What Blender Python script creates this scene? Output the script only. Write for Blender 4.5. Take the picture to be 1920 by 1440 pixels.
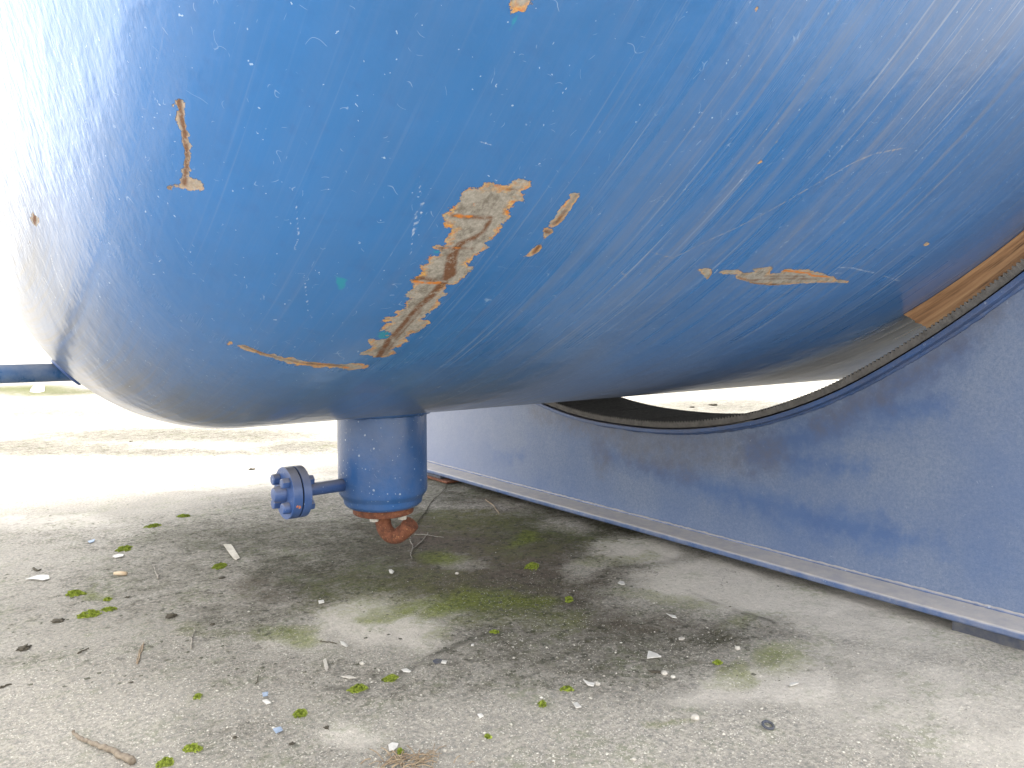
import bpy, bmesh, math, random
import numpy as np
from mathutils import Vector, Matrix, noise as mnoise

R = math.radians
for o in list(bpy.data.objects): bpy.data.objects.remove(o)
C = bpy.context.scene.collection
scene = bpy.context.scene

# ------------------------------------------------------------------ camera
H = 0.64                       # camera height (m)
F_PX, TH, PHI = 1380.5, 0.07286, 0.67247
cam_d = bpy.data.cameras.new('camera'); cam = bpy.data.objects.new('camera', cam_d); C.objects.link(cam)
cam.location = (0, 0, H); cam.rotation_euler = (math.pi/2 - TH, 0, -(math.pi/2 - (math.pi/2 - PHI)) )
cam_d.sensor_width = 36; cam_d.lens = F_PX/1920*36; cam_d.clip_start = 0.02; cam_d.clip_end = 2000
cr, sr = math.cos(PHI), math.sin(PHI)
# camera right = (cos, -sin), forward = (sin, cos)
cam.rotation_euler = (math.pi/2 - TH, 0, -PHI)
scene.camera = cam

# ------------------------------------------------------------------ light
SUN_EL, SUN_AZ_DIR = 63, Vector((0.95, 0.10, 0)).normalized()   # direction towards the sun, on the ground plane
w = bpy.data.worlds.new('World'); scene.world = w; w.use_nodes = True
nt = w.node_tree; nt.nodes.clear()
sky = nt.nodes.new('ShaderNodeTexSky'); sky.sky_type = 'NISHITA'; sky.sun_disc = False
sky.sun_elevation = R(SUN_EL); sky.sun_rotation = math.atan2(SUN_AZ_DIR.x, SUN_AZ_DIR.y)
sky.air_density = 1.2; sky.dust_density = 4.0; sky.ozone_density = 1.0
hs = nt.nodes.new('ShaderNodeHueSaturation'); hs.inputs['Saturation'].default_value = 0.5
bg = nt.nodes.new('ShaderNodeBackground'); bg.inputs[1].default_value = 0.13
wo = nt.nodes.new('ShaderNodeOutputWorld')
nt.links.new(sky.outputs[0], hs.inputs['Color']); mx = nt.nodes.new('ShaderNodeMix'); mx.data_type = 'RGBA'; mx.inputs[0].default_value = .6; mx.inputs[7].default_value = (7.6, 7.4, 7.1, 1)   # thin bright cloud
nt.links.new(hs.outputs[0], mx.inputs[6]); nt.links.new(mx.outputs[2], bg.inputs[0]); nt.links.new(bg.outputs[0], wo.inputs[0])
sl = bpy.data.lights.new('sun', 'SUN'); sl.energy = 1.0; sl.angle = R(12); sl.color = (1, .965, .91)
so = bpy.data.objects.new('sun', sl); C.objects.link(so)
sd = Vector((SUN_AZ_DIR.x*math.cos(R(SUN_EL)), SUN_AZ_DIR.y*math.cos(R(SUN_EL)), math.sin(R(SUN_EL))))
so.rotation_euler = sd.to_track_quat('Z', 'Y').to_euler(); so.location = (0, 0, 12)
scene.view_settings.view_transform = 'Standard'; scene.view_settings.look = 'None'
scene.view_settings.exposure = 2.3; scene.view_settings.gamma = 1
scene.render.resolution_x = 1024; scene.render.resolution_y = 768
scene.render.engine = 'CYCLES'; scene.cycles.max_bounces = 6; scene.cycles.diffuse_bounces = 4; scene.cycles.glossy_bounces = 3

# ------------------------------------------------------------------ geometry of the vessel (metres)
U0, YC, ZC, RT = 0.4716, 1.6277, 2.0901, 1.6501          # tangent line, axis position, shell radius
LC, RK = 2.5712*RT, 0.2038*RT                            # crown and knuckle radius
UC = U0 + math.sqrt((LC-RK)**2 - (RT-RK)**2)
A0 = math.atan2(RT-RK, UC-U0)                            # crown half angle
S_CROWN = LC*A0; S_KN = RK*(math.pi/2 - A0)
L_CYL = 12.0
def profile(s):
    """arc length from the apex -> (u, rho); cylinder starts at s = S_CROWN + S_KN"""
    s = np.asarray(s, float)
    a = s/LC
    u1, r1 = UC - LC*np.cos(a), LC*np.sin(a)
    b = A0 + (s - S_CROWN)/RK
    u2, r2 = U0 - RK*np.cos(b), (RT-RK) + RK*np.sin(b)
    u3, r3 = U0 + (s - S_CROWN - S_KN), np.full_like(s, RT)
    u = np.where(s < S_CROWN, u1, np.where(s < S_CROWN+S_KN, u2, u3))
    r = np.where(s < S_CROWN, r1, np.where(s < S_CROWN+S_KN, r2, r3))
    return u, r
def tank_sdf(p):
    u = p[0]; rho = math.hypot(p[1]-YC, p[2]-ZC)
    if u > U0: return rho - RT
    if math.atan2(rho, UC-u) < A0: return math.hypot(u-UC, rho) - LC
    return math.hypot(u-U0, rho-(RT-RK)) - RK
# survey of the marks and litter was taken as bearings from the camera station; these turn a bearing into a place
def bearing(px, py):
    x = (px-960)/F_PX; y = -(py-720)/F_PX
    Y = math.cos(TH) + y*math.sin(TH); Z = -math.sin(TH) + y*math.cos(TH)
    return Vector((cr*x + sr*Y, -sr*x + cr*Y, Z))
def on_tank(px, py):
    d = bearing(px, py); t = .6
    for i in range(200):
        q = Vector((0, 0, H)) + d*t; s = tank_sdf(q)
        if abs(s) < 1e-5: break
        t += s*.95
        if t > 8: break
    return q
def on_ground(px, py, z=0.0):
    d = bearing(px, py); t = (z-H)/d.z
    return Vector((d.x*t, d.y*t, z))
def on_plane_u(px, py, U):
    d = bearing(px, py); t = U/d.x
    return Vector((U, d.y*t, H + d.z*t))

# ------------------------------------------------------------------ object helpers
def mesh_np(name, verts, quads, mat=None, parent=None, smooth=True):
    me = bpy.data.meshes.new(name)
    verts = np.asarray(verts, np.float32); quads = np.asarray(quads, np.int32)
    n = quads.shape[1]
    me.vertices.add(len(verts)); me.vertices.foreach_set('co', verts.ravel())
    me.loops.add(quads.size); me.loops.foreach_set('vertex_index', quads.ravel())
    me.polygons.add(len(quads)); me.polygons.foreach_set('loop_start', np.arange(0, quads.size, n, dtype=np.int32))
    me.polygons.foreach_set('use_smooth', np.full(len(quads), smooth))
    me.update(calc_edges=True); me.validate()
    o = bpy.data.objects.new(name, me); C.objects.link(o)
    if mat: me.materials.append(mat)
    if parent: o.parent = parent; o.matrix_parent_inverse = Matrix.Translation(-parent.location)
    return o
def fattr(o, name, arr):
    a = o.data.attributes.new(name, 'FLOAT', 'POINT'); a.data.foreach_set('value', np.asarray(arr, np.float32))
def obj(name, bm, mat, parent=None, smooth=False, loc=None, bevel=0, seg=2):
    bmesh.ops.recalc_face_normals(bm, faces=bm.faces[:])
    me = bpy.data.meshes.new(name); bm.to_mesh(me); bm.free()
    if mat: me.materials.append(mat)
    if smooth:
        for p in me.polygons: p.use_smooth = True
    o = bpy.data.objects.new(name, me); C.objects.link(o)
    if loc is not None: o.location = loc
    if parent: o.parent = parent; o.matrix_parent_inverse = Matrix.Translation(-parent.location)
    if bevel:
        m = o.modifiers.new('bevel', 'BEVEL'); m.width = bevel; m.segments = seg; m.limit_method = 'ANGLE'; m.angle_limit = R(35)
        for p in me.polygons: p.use_smooth = True
        m.harden_normals = True
    return o
def tag(o, label=None, cat=None, group=None, kind=None):
    if label: o['label'] = label
    if cat: o['category'] = cat
    if group: o['group'] = group
    if kind: o['kind'] = kind
    return o
def empty(name, loc):
    e = bpy.data.objects.new(name, None); e.location = loc; e.empty_display_size = .1; C.objects.link(e); return e
def add_box(bm, x0, x1, y0, y1, z0, z1):
    v = [bm.verts.new((x, y, z)) for x in (x0, x1) for y in (y0, y1) for z in (z0, z1)]
    for f in ((0,1,3,2), (4,6,7,5), (0,4,5,1), (2,3,7,6), (0,2,6,4), (1,5,7,3)): bm.faces.new([v[i] for i in f])
def add_lathe(bm, prof, axis_o, axis_d, n=48, cap=True):
    """prof: list of (distance along the axis, radius)"""
    d = Vector(axis_d).normalized(); a = d.orthogonal().normalized(); b = d.cross(a)
    rings = []
    for t, r in prof:
        c = Vector(axis_o) + d*t
        rings.append([bm.verts.new(c + (a*math.cos(2*math.pi*k/n) + b*math.sin(2*math.pi*k/n))*r) for k in range(n)])
    for r0, r1 in zip(rings, rings[1:]):
        for k in range(n): bm.faces.new((r0[k], r0[(k+1) % n], r1[(k+1) % n], r1[k]))
    if cap: bm.faces.new(rings[0][::-1]); bm.faces.new(rings[-1])
def add_tube(bm, pts, rad, n=16, flat=1.0):
    pts = [Vector(p) for p in pts]; rads = rad if isinstance(rad, (list, tuple)) else [rad]*len(pts)
    t0 = (pts[1]-pts[0]).normalized(); a = t0.orthogonal().normalized(); rings = []
    for i, p in enumerate(pts):
        t = (pts[min(i+1, len(pts)-1)] - pts[max(i-1, 0)]).normalized()
        a = (a - t*a.dot(t)).normalized(); b = t.cross(a)
        rings.append([bm.verts.new(p + (a*math.cos(2*math.pi*k/n)*flat + b*math.sin(2*math.pi*k/n))*rads[i]) for k in range(n)])
    for r0, r1 in zip(rings, rings[1:]):
        for k in range(n): bm.faces.new((r0[k], r0[(k+1) % n], r1[(k+1) % n], r1[k]))
    bm.faces.new(rings[0][::-1]); bm.faces.new(rings[-1])
def smooth_path(pts, k=6):
    pts = [Vector(p) for p in pts]; out = []
    P = [pts[0]*2-pts[1]] + pts + [pts[-1]*2-pts[-2]]
    for i in range(1, len(P)-2):
        for j in range(k):
            t = j/k
            out.append(.5*((2*P[i]) + (-P[i-1]+P[i+1])*t + (2*P[i-1]-5*P[i]+4*P[i+1]-P[i+2])*t*t + (-P[i-1]+3*P[i]-3*P[i+1]+P[i+2])*t**3))
    out.append(pts[-1]); return out

# ------------------------------------------------------------------ material helpers
class NT:
    def __init__(s, name):
        s.m = bpy.data.materials.new(name); s.m.use_nodes = True; s.t = s.m.node_tree
        s.t.nodes.clear(); s.out = s.t.nodes.new('ShaderNodeOutputMaterial')
        s.p = s.t.nodes.new('ShaderNodeBsdfPrincipled'); s.t.links.new(s.p.outputs[0], s.out.inputs[0])
        s.tc = s.t.nodes.new('ShaderNodeTexCoord')
    def L(s, a, b):
        if isinstance(a, (int, float, tuple, list)):
            if isinstance(a, (tuple, list)) and len(a) == 3 and b.type == 'RGBA': a = (*a, 1)
            b.default_value = a
        else: s.t.links.new(a, b)
    def set(s, name, v): s.L(v, s.p.inputs[name])
    def obj(s): return s.tc.outputs['Object']
    def uv(s): return s.tc.outputs['UV']
    def mapping(s, vec, scale=(1,1,1), loc=(0,0,0), rot=(0,0,0)):
        n = s.t.nodes.new('ShaderNodeMapping'); s.L(vec, n.inputs[0]); n.inputs['Scale'].default_value = scale; n.inputs['Location'].default_value = loc; n.inputs['Rotation'].default_value = rot; return n.outputs[0]
    def noise(s, vec, scale, detail=4, rough=.55, dist=0, col=False, lac=2.0):
        n = s.t.nodes.new('ShaderNodeTexNoise'); s.L(vec, n.inputs['Vector']); n.inputs['Scale'].default_value = scale
        n.inputs['Detail'].default_value = detail; n.inputs['Roughness'].default_value = rough; n.inputs['Distortion'].default_value = dist
        return n.outputs['Color' if col else 'Fac']
    def voro(s, vec, scale, out='Distance', rand=1, feat='F1'):
        n = s.t.nodes.new('ShaderNodeTexVoronoi'); n.feature = feat; s.L(vec, n.inputs['Vector']); n.inputs['Scale'].default_value = scale; n.inputs['Randomness'].default_value = rand
        return n.outputs[out]
    def math(s, op, a, b=0.0, c=0.0, clamp=False):
        n = s.t.nodes.new('ShaderNodeMath'); n.operation = op; n.use_clamp = clamp
        s.L(a, n.inputs[0]); s.L(b, n.inputs[1]); s.L(c, n.inputs[2]); return n.outputs[0]
    def rng(s, v, a, b, c=0.0, d=1.0, smooth=False):
        n = s.t.nodes.new('ShaderNodeMapRange'); n.interpolation_type = 'SMOOTHSTEP' if smooth else 'LINEAR'
        s.L(v, n.inputs[0])
        for i, x in enumerate((a, b, c, d)): s.L(x, n.inputs[i+1])
        return n.outputs[0]
    def mix(s, fac, a, b, mode='MIX'):
        n = s.t.nodes.new('ShaderNodeMix'); n.data_type = 'RGBA'; n.blend_type = mode
        s.L(fac, n.inputs[0]); s.L(a, n.inputs[6]); s.L(b, n.inputs[7]); return n.outputs[2]
    def fmix(s, fac, a, b):
        n = s.t.nodes.new('ShaderNodeMix'); s.L(fac, n.inputs[0]); s.L(a, n.inputs[2]); s.L(b, n.inputs[3]); return n.outputs[0]
    def ramp(s, v, stops):
        n = s.t.nodes.new('ShaderNodeValToRGB'); s.L(v, n.inputs[0]); e = n.color_ramp.elements
        while len(e) < len(stops): e.new(.5)
        for i, (p, c) in enumerate(stops): e[i].position = p; e[i].color = (*c, 1) if len(c) == 3 else c
        return n.outputs[0]
    def attr(s, name):
        n = s.t.nodes.new('ShaderNodeAttribute'); n.attribute_name = name; return n.outputs['Fac']
    def sep(s, vec):
        n = s.t.nodes.new('ShaderNodeSeparateXYZ'); s.L(vec, n.inputs[0]); return n.outputs
    def comb(s, x, y, z):
        n = s.t.nodes.new('ShaderNodeCombineXYZ'); s.L(x, n.inputs[0]); s.L(y, n.inputs[1]); s.L(z, n.inputs[2]); return n.outputs[0]
    def bump(s, h, strength=1, dist=.001, normal=None):
        n = s.t.nodes.new('ShaderNodeBump'); s.L(h, n.inputs['Height']); n.inputs['Strength'].default_value = strength; n.inputs['Distance'].default_value = dist
        if normal is not None: s.L(normal, n.inputs['Normal'])
        return n.outputs[0]

BLUE = (.022, .140, .385)
def specks(n, vec, scale, size, keep):
    """small marks: voronoi cells of which only a share carries a dot"""
    d = n.voro(vec, scale); c = n.voro(vec, scale, 'Color')
    r = n.sep(c)[0]; g = n.sep(c)[1]
    return n.math('MULTIPLY', n.math('LESS_THAN', d, n.math('MULTIPLY', g, size)), n.math('LESS_THAN', r, keep))
def hairs(n, vec, scale, width, mscale, thr):
    a = n.math('ABSOLUTE', n.math('SUBTRACT', n.noise(vec, scale, 1, .4), .5))
    line = n.rng(a, 0.0, width, 1.0, 0.0)
    m = n.rng(n.noise(n.mapping(vec, loc=(7, 3, 1)), mscale, 2), thr, thr+.03)
    return n.math('MULTIPLY', line, m)

def mat_tank():
    n = NT('tank_paint'); O = n.obj(); U = n.uv()
    # circumferential streaks: UV.x runs along the shell, UV.y around it
    warp = n.mix(.03, U, n.noise(U, 1.5, 3, col=True), 'ADD')
    st1 = n.noise(n.mapping(warp, (26, 1.1, 1)), 1, 6, .68)
    st2 = n.noise(n.mapping(warp, (130, 2.6, 1), loc=(4, 9, 0)), 1, 4, .62)
    st3 = n.noise(n.mapping(U, (420, 6, 1), loc=(1, 5, 0)), 1, 2, .5)
    patch = n.rng(n.noise(n.mapping(warp, (1.6, 1.3, 1), loc=(3, 1, 0)), 1, 4, .6), .35, .66, smooth=True)
    amt = n.attr('streak')
    s1 = n.math('MULTIPLY', n.rng(st1, .44, .70), n.math('ADD', .25, n.math('MULTIPLY', patch, .75)))
    s2 = n.rng(st2, .52, .76); s3 = n.rng(st3, .58, .8)
    col = n.mix(n.rng(n.noise(O, 3, 5), .3, .7), tuple(c*.92 for c in BLUE), tuple(c*1.10 for c in BLUE))
    col = n.mix(n.math('MULTIPLY', n.rng(n.noise(O, 46, 3), .55, .75), .18), col, (.02, .08, .25))
    dust = n.math('MULTIPLY', amt, n.math('ADD', n.math('MULTIPLY', s1, .58), n.math('ADD', n.math('MULTIPLY', s2, .50), n.math('MULTIPLY', s3, .34))), clamp=True)
    col = n.mix(dust, col, (.20, .215, .265))
    # thin film of dust everywhere
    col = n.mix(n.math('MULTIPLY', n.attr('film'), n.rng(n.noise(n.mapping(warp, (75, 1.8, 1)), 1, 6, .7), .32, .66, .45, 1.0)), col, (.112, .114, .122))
    fine = n.rng(n.noise(n.mapping(U, (150, 1.6, 1), loc=(11, 2, 0)), 1, 3, .6), .60, .72)
    col = n.mix(n.math('MULTIPLY', fine, n.math('MULTIPLY', amt, .55)), col, (.40, .42, .46))
    # specks and hair scratches
    W = n.mix(.012, O, n.noise(O, 130, 2, col=True), 'ADD')
    sp = n.math('MAXIMUM', specks(n, W, 52, .065, .8), specks(n, W, 130, .15, .22))
    hr = n.math('MAXIMUM', hairs(n, n.mapping(O, (1, 1, 1)), 26, .005, 36, .63), hairs(n, n.mapping(O, loc=(5, 5, 5)), 48, .008, 52, .63))
    mk = n.math('MAXIMUM', n.math('MULTIPLY', sp, .65), n.math('MULTIPLY', hr, .42))
    col = n.mix(mk, col, (.42, .55, .72))
    scr = n.rng(n.math('ADD', n.attr('scratch'), n.math('MULTIPLY', n.math('SUBTRACT', n.noise(O, 160, 3), .5), .006)), -.0008, .0012, 1.0, 0.0)
    col = n.mix(n.math('MULTIPLY', scr, .5), col, (.42, .36, .27))
    wscr = n.rng(n.math('ADD', n.attr('white_scratch'), n.math('MULTIPLY', n.math('SUBTRACT', n.noise(O, 200, 3), .5), .005)), -.0006, .0008, 1.0, 0.0)
    col = n.mix(n.math('MULTIPLY', wscr, .75), col, (.55, .62, .72))
    # paint torn away
    jag = n.math('ADD', n.math('MULTIPLY', n.math('SUBTRACT', n.noise(n.mapping(O, (1, 1, 3.4), rot=(.15, .1, 0)), 62, 5, .72), .5), n.math('MULTIPLY', n.attr('wild'), .030)), n.math('MULTIPLY', n.math('SUBTRACT', n.noise(O, 140, 4, .7), .5), .009))
    jag2 = n.math('MULTIPLY', n.math('SUBTRACT', n.noise(O, 520, 2, .6), .5), .003)
    sd_ = n.math('ADD', n.attr('chip'), n.math('ADD', jag, jag2))
    inside = n.rng(sd_, -.0004, .0004, 1.0, 0.0)
    depth = n.math('MULTIPLY', sd_, -1.0)
    streakU = n.noise(n.mapping(O, (60, 60, 200)), 1, 5, .7)
    primer = n.mix(n.rng(n.noise(O, 210, 4, .75), .35, .65), (.22, .205, .18), (.36, .34, .305))
    primer = n.mix(n.rng(n.noise(n.mapping(O, (1, 1, .45), rot=(.5, .6, 0)), 42, 6, .78), .50, .62, 0, .8), primer, (.13, .115, .095))
    edge = n.math('MULTIPLY', n.rng(depth, .0008, n.rng(n.noise(O, 40, 3), .35, .65, .0015, .013), 1.0, 0.0), n.rng(n.noise(O, 62, 3, .7), .40, .56))
    edgecol = n.mix(n.rng(n.noise(O, 300, 3), .4, .6), (.60, .37, .11), (.48, .17, .045))
    primer = n.mix(n.math('MULTIPLY', edge, n.attr('edge')), primer, edgecol)
    rs = n.math('ADD', n.attr('rust'), n.math('MULTIPLY', n.math('SUBTRACT', n.noise(O, 150, 4, .75), .5), .009))
    rustc = n.mix(n.noise(O, 260, 4, .7), (.065, .028, .013), (.19, .078, .032))
    primer = n.mix(n.math('MULTIPLY', n.rng(rs, -.0015, .0025, .92, 0.0), n.rng(n.noise(O, 75, 5, .8), .40, .50, .25, 1)), primer, rustc)
    og = n.math('ADD', n.attr('orange'), n.math('MULTIPLY', n.math('SUBTRACT', n.noise(O, 150, 4, .75), .5), .009))
    primer = n.mix(n.rng(og, -.001, .001, .9, 0.0), primer, (.52, .17, .02))
    lip = n.math('MULTIPLY', n.rng(depth, 0, .0011, 1.0, 0.0), inside)
    primer = n.mix(n.math('MULTIPLY', lip, .6), primer, (.62, .46, .34))
    teal = n.rng(n.math('ADD', n.attr('teal'), n.math('MULTIPLY', jag, .6)), -.001, .001, 1, 0)
    col = n.mix(teal, col, (.01, .22, .34))
    col = n.mix(inside, col, primer)
    n.set('Base Color', col)
    rough = n.fmix(inside, n.math('ADD', n.math('ADD', .24, n.math('MULTIPLY', dust, .28)), n.math('MULTIPLY', n.attr('film'), .25)), .82)
    n.set('Roughness', rough)
    n.set('Coat Weight', n.math('MULTIPLY', n.math('MULTIPLY', n.math('SUBTRACT', 1.0, inside), n.attr('gloss')), n.math('SUBTRACT', .58, n.math('MULTIPLY', dust, .40))))
    n.p.inputs['Coat Roughness'].default_value = .13
    n.set('Specular IOR Level', n.fmix(inside, .32, .2))
    peel = n.noise(n.mapping(O, (1, 1, .55)), 95, 2, .5)
    peel2 = n.noise(O, 17, 1, .5)
    h = n.math('ADD', n.math('MULTIPLY', n.math('MULTIPLY', peel, n.attr('peel')), .9), n.math('MULTIPLY', peel2, 1.2))
    b1 = n.bump(h, 1, .0015)
    hc = n.math('MULTIPLY', inside, -1.0)
    b2 = n.bump(hc, 1, .0016, b1)
    n.set('Normal', b2)
    n.set('Coat Normal', b1)
    return n.m

def mat_paint(name, col=BLUE, film=.25, wear=.5, rough=.34, filmcol=(.27, .26, .27), sc=1.0):
    n = NT(name); O = n.obj()
    c = n.mix(n.rng(n.noise(O, 9*sc, 5), .3, .7), tuple(k*.8 for k in col), tuple(k*1.15 for k in col))
    up = n.rng(n.sep(n.tc.outputs['Normal'])[2], .2, .9)
    f = n.math('ADD', n.math('MULTIPLY', n.rng(n.noise(O, 22*sc, 6, .7), .35, .7), film), n.math('MULTIPLY', up, .75), clamp=True)
    c = n.mix(f, c, filmcol)
    W = n.mix(.004, O, n.noise(O, 90, 2, col=True), 'ADD')
    sp = n.math('MAXIMUM', specks(n, W, 75, .20, .45*wear), specks(n, W, 170, .25, .2*wear))
    hr = hairs(n, O, 44, .010, 60, .62)
    mk = n.math('MAXIMUM', sp, n.math('MULTIPLY', hr, .8))
    c = n.mix(n.math('MULTIPLY', mk, .6*min(1, wear*1.6)), c, (.45, .52, .62))
    n.set('Base Color', c); n.set('Roughness', n.math('ADD', rough, n.math('MULTIPLY', f, .4)))
    n.p.inputs['Coat Weight'].default_value = .25; n.p.inputs['Coat Roughness'].default_value = .2
    n.set('Normal', n.bump(n.math('ADD', n.noise(O, 110, 3), n.math('MULTIPLY', n.noise(O, 500, 2), .3)), 1, .0008))
    return n.m

def mat_web():
    n = NT('saddle_paint'); O = n.obj()
    edge = n.math('MULTIPLY', n.math('SUBTRACT', n.noise(O, 22, 6, .75), .5), .16)
    cl = n.rng(n.math('ADD', n.attr('clean'), edge), -.03, .03, .85, 0)
    gr = n.rng(n.math('ADD', n.attr('grime'), edge), -.02, .06, 1, 0, smooth=True)
    base = n.mix(n.rng(n.noise(O, 5, 5), .3, .7), (.045, .095, .235), (.058, .12, .275))
    mott = n.rng(n.noise(O, 150, 5, .85), .34, .70)
    dustc = n.mix(mott, (.100, .145, .245), (.185, .225, .315))
    big = n.rng(n.noise(n.mapping(O, loc=(2, 2, 2)), 3.2, 5, .6), .38, .62, .55, 1)
    c = n.mix(n.math('MULTIPLY', n.math('SUBTRACT', 1, cl), big), base, dustc)
    c = n.mix(n.math('MULTIPLY', gr, n.rng(n.noise(O, 30, 5, .7), .3, .6, .2, .6)), c, (.10, .10, .125))
    lt = n.attr('pale')
    c = n.mix(n.math('MULTIPLY', lt, .45), c, (.36, .37, .44))  # painted sunlight towards the far end
    dk = specks(n, O, 60, .14, .3)
    c = n.mix(n.math('MULTIPLY', dk, .5), c, (.02, .05, .12))
    W = n.mix(.004, O, n.noise(O, 90, 2, col=True), 'ADD')
    sp = n.math('MAXIMUM', specks(n, W, 60, .08, .5), n.math('MULTIPLY', hairs(n, O, 40, .006, 50, .64), .5))
    c = n.mix(n.math('MULTIPLY', sp, .55), c, (.5, .55, .62))
    n.set('Base Color', c); n.set('Roughness', n.rng(n.noise(O, 40, 4), .3, .7, .42, .62))
    n.p.inputs['Coat Weight'].default_value = .15; n.p.inputs['Coat Roughness'].default_value = .25
    n.set('Normal', n.bump(n.math('ADD', n.noise(O, 240, 4, .7), n.math('MULTIPLY', n.noise(O, 25, 3), 1.2)), 1, .0007))
    return n.m

def mat_rust(name='rusty_iron'):
    n = NT(name); O = n.obj()
    c = n.ramp(n.noise(O, 55, 7, .75), [(.3, (.060, .024, .014)), (.5, (.15, .052, .027)), (.7, (.26, .10, .05))])
    c = n.mix(n.rng(n.noise(O, 210, 4, .7), .58, .72), c, (.48, .24, .11))
    n.set('Base Color', c); n.p.inputs['Roughness'].default_value = .9
    n.set('Normal', n.bump(n.noise(O, 260, 6, .75), 1, .0022)); return n.m

def mat_simple(name, col, col2=None, sc=60, rough=.7, bump=.0006, spec=.3, metal=0):
    n = NT(name); O = n.obj(); col2 = col2 or tuple(k*.6 for k in col)
    n.set('Base Color', n.mix(n.rng(n.noise(O, sc, 5, .65), .35, .65), col, col2))
    n.p.inputs['Roughness'].default_value = rough; n.p.inputs['Specular IOR Level'].default_value = spec; n.p.inputs['Metallic'].default_value = metal
    n.set('Normal', n.bump(n.noise(O, sc*3, 5, .7), 1, bump)); return n.m

def mat_wood():
    n = NT('timber'); O = n.attr('along'); A = n.attr('across'); P = n.obj()
    v = n.comb(n.math('MULTIPLY', O, 3.0), n.math('MULTIPLY', A, 70.0), n.math('MULTIPLY', n.sep(P)[0], 70.0))
    g = n.noise(v, 1, 6, .65, .3)
    c = n.ramp(g, [(.30, (.10, .045, .018)), (.46, (.30, .16, .075)), (.62, (.42, .245, .12)), (.78, (.50, .32, .17))])
    c = n.mix(n.rng(n.noise(n.comb(n.math('MULTIPLY', O, 9.0), n.math('MULTIPLY', A, 160.0), n.math('MULTIPLY', n.sep(P)[0], 60.0)), 1, 4), .62, .72, 0, .8), c, (.06, .028, .012))
    n.set('Base Color', c); n.p.inputs['Roughness'].default_value = .75
    n.set('Normal', n.bump(g, 1, .0025)); return n.m

def mat_ground():
    n = NT('concrete'); O = n.obj()
    joint = n.attr('joint'); dark, moss, pale, brown = n.attr('dark'), n.attr('moss'), n.attr('pale'), n.attr('brown')
    rag = n.math('SUBTRACT', n.noise(O, 16, 8, .72), .5)
    rag2 = n.math('SUBTRACT', n.noise(O, 60, 5, .75), .5)
    c = n.mix(n.rng(n.noise(O, 2.2, 6, .6), .3, .7), (.375, .34, .285), (.52, .475, .405))
    c = n.mix(n.rng(n.noise(O, 120, 5, .8), .40, .62), c, (.25, .24, .215))
    c = n.mix(n.rng(n.math('ADD', pale, n.math('MULTIPLY', rag, .6)), .25, .75, 0, .85, smooth=True), c, n.mix(n.rng(n.noise(O, 70, 5, .75), .35, .65), (.665, .61, .54), (.54, .50, .435)))
    d = n.rng(n.math('ADD', dark, n.math('ADD', n.math('MULTIPLY', rag, 1.1), n.math('MULTIPLY', rag2, .8))), .28, .80)
    crust = n.mix(n.rng(n.noise(O, 85, 6, .8), .36, .62), (.031, .030, .017), (.155, .142, .098))
    crust = n.mix(n.math('MULTIPLY', brown, n.rng(n.noise(O, 30, 4), .3, .7, .4, 1)), crust, (.19, .145, .12))
    c = n.mix(d, c, crust)
    m = n.rng(n.math('ADD', moss, n.math('ADD', n.math('MULTIPLY', rag, .8), n.math('MULTIPLY', rag2, .35))), .18, .80, 0, .92)
    c = n.mix(m, c, n.mix(n.rng(n.noise(O, 70, 5, .8), .35, .65), (.075, .10, .012), (.26, .29, .06)))
    # stray green film in cracks and damp bits
    gf = n.math('MULTIPLY', n.rng(n.noise(O, 7, 7, .7), .50, .64), n.rng(n.noise(O, 60, 4), .42, .58))
    c = n.mix(n.math('MULTIPLY', gf, .42), c, (.19, .22, .11))
    # grit, pale aggregate and dark pits
    grit = n.attr('grit')
    vs = n.mix(.006, O, n.noise(O, 180, 2, col=True), 'ADD')
    g1 = specks(n, vs, 210, .34, .50); g2 = specks(n, vs, 120, .24, .30)
    gg = n.math('MULTIPLY', n.math('MAXIMUM', g1, g2), n.rng(n.math('ADD', grit, n.math('MULTIPLY', rag, .6)), .05, .6))
    c = n.mix(n.math('MULTIPLY', gg, .85), c, (.74, .70, .60))
    pit = specks(n, vs, 150, .25, .28)
    c = n.mix(n.math('MULTIPLY', pit, .6), c, (.10, .10, .085))
    # fine cracks
    ck = n.math('ABSOLUTE', n.math('SUBTRACT', n.noise(n.mapping(O, loc=(3, 8, 0)), 1.1, 7, .62), .5))
    ckm = n.math('MULTIPLY', n.rng(ck, 0, .0018, 1, 0), n.rng(n.noise(O, 1.3, 2), .55, .60))
    c = n.mix(n.math('MULTIPLY', ckm, .6), c, (.07, .07, .045))
    jm = n.math('MULTIPLY', n.rng(n.math('ADD', joint, n.math('MULTIPLY', rag2, .03)), 0, .012, 1, 0), n.rng(n.noise(O, 5, 4), .35, .5))
    c = n.mix(n.math('MULTIPLY', jm, .85), c, (.06, .06, .045))
    blot = n.math('MULTIPLY', n.rng(n.noise(n.mapping(O, (1, 1, 1), loc=(9, 4, 0)), 38, 6, .75), .54, .62), n.rng(n.math('ADD', dark, rag), .05, .45))
    c = n.mix(n.math('MULTIPLY', blot, .7), c, (.045, .045, .03))
    n.set('Base Color', c); n.p.inputs['Roughness'].default_value = .93; n.p.inputs['Specular IOR Level'].default_value = .2
    h = n.math('ADD', n.math('MULTIPLY', n.noise(O, 70, 6, .8), n.math('ADD', .45, n.math('MULTIPLY', dark, 1.4))), n.math('MULTIPLY', n.noise(O, 14, 3, .7), .8))
    n.set('Normal', n.bump(h, 1, .012)); return n.m

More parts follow.
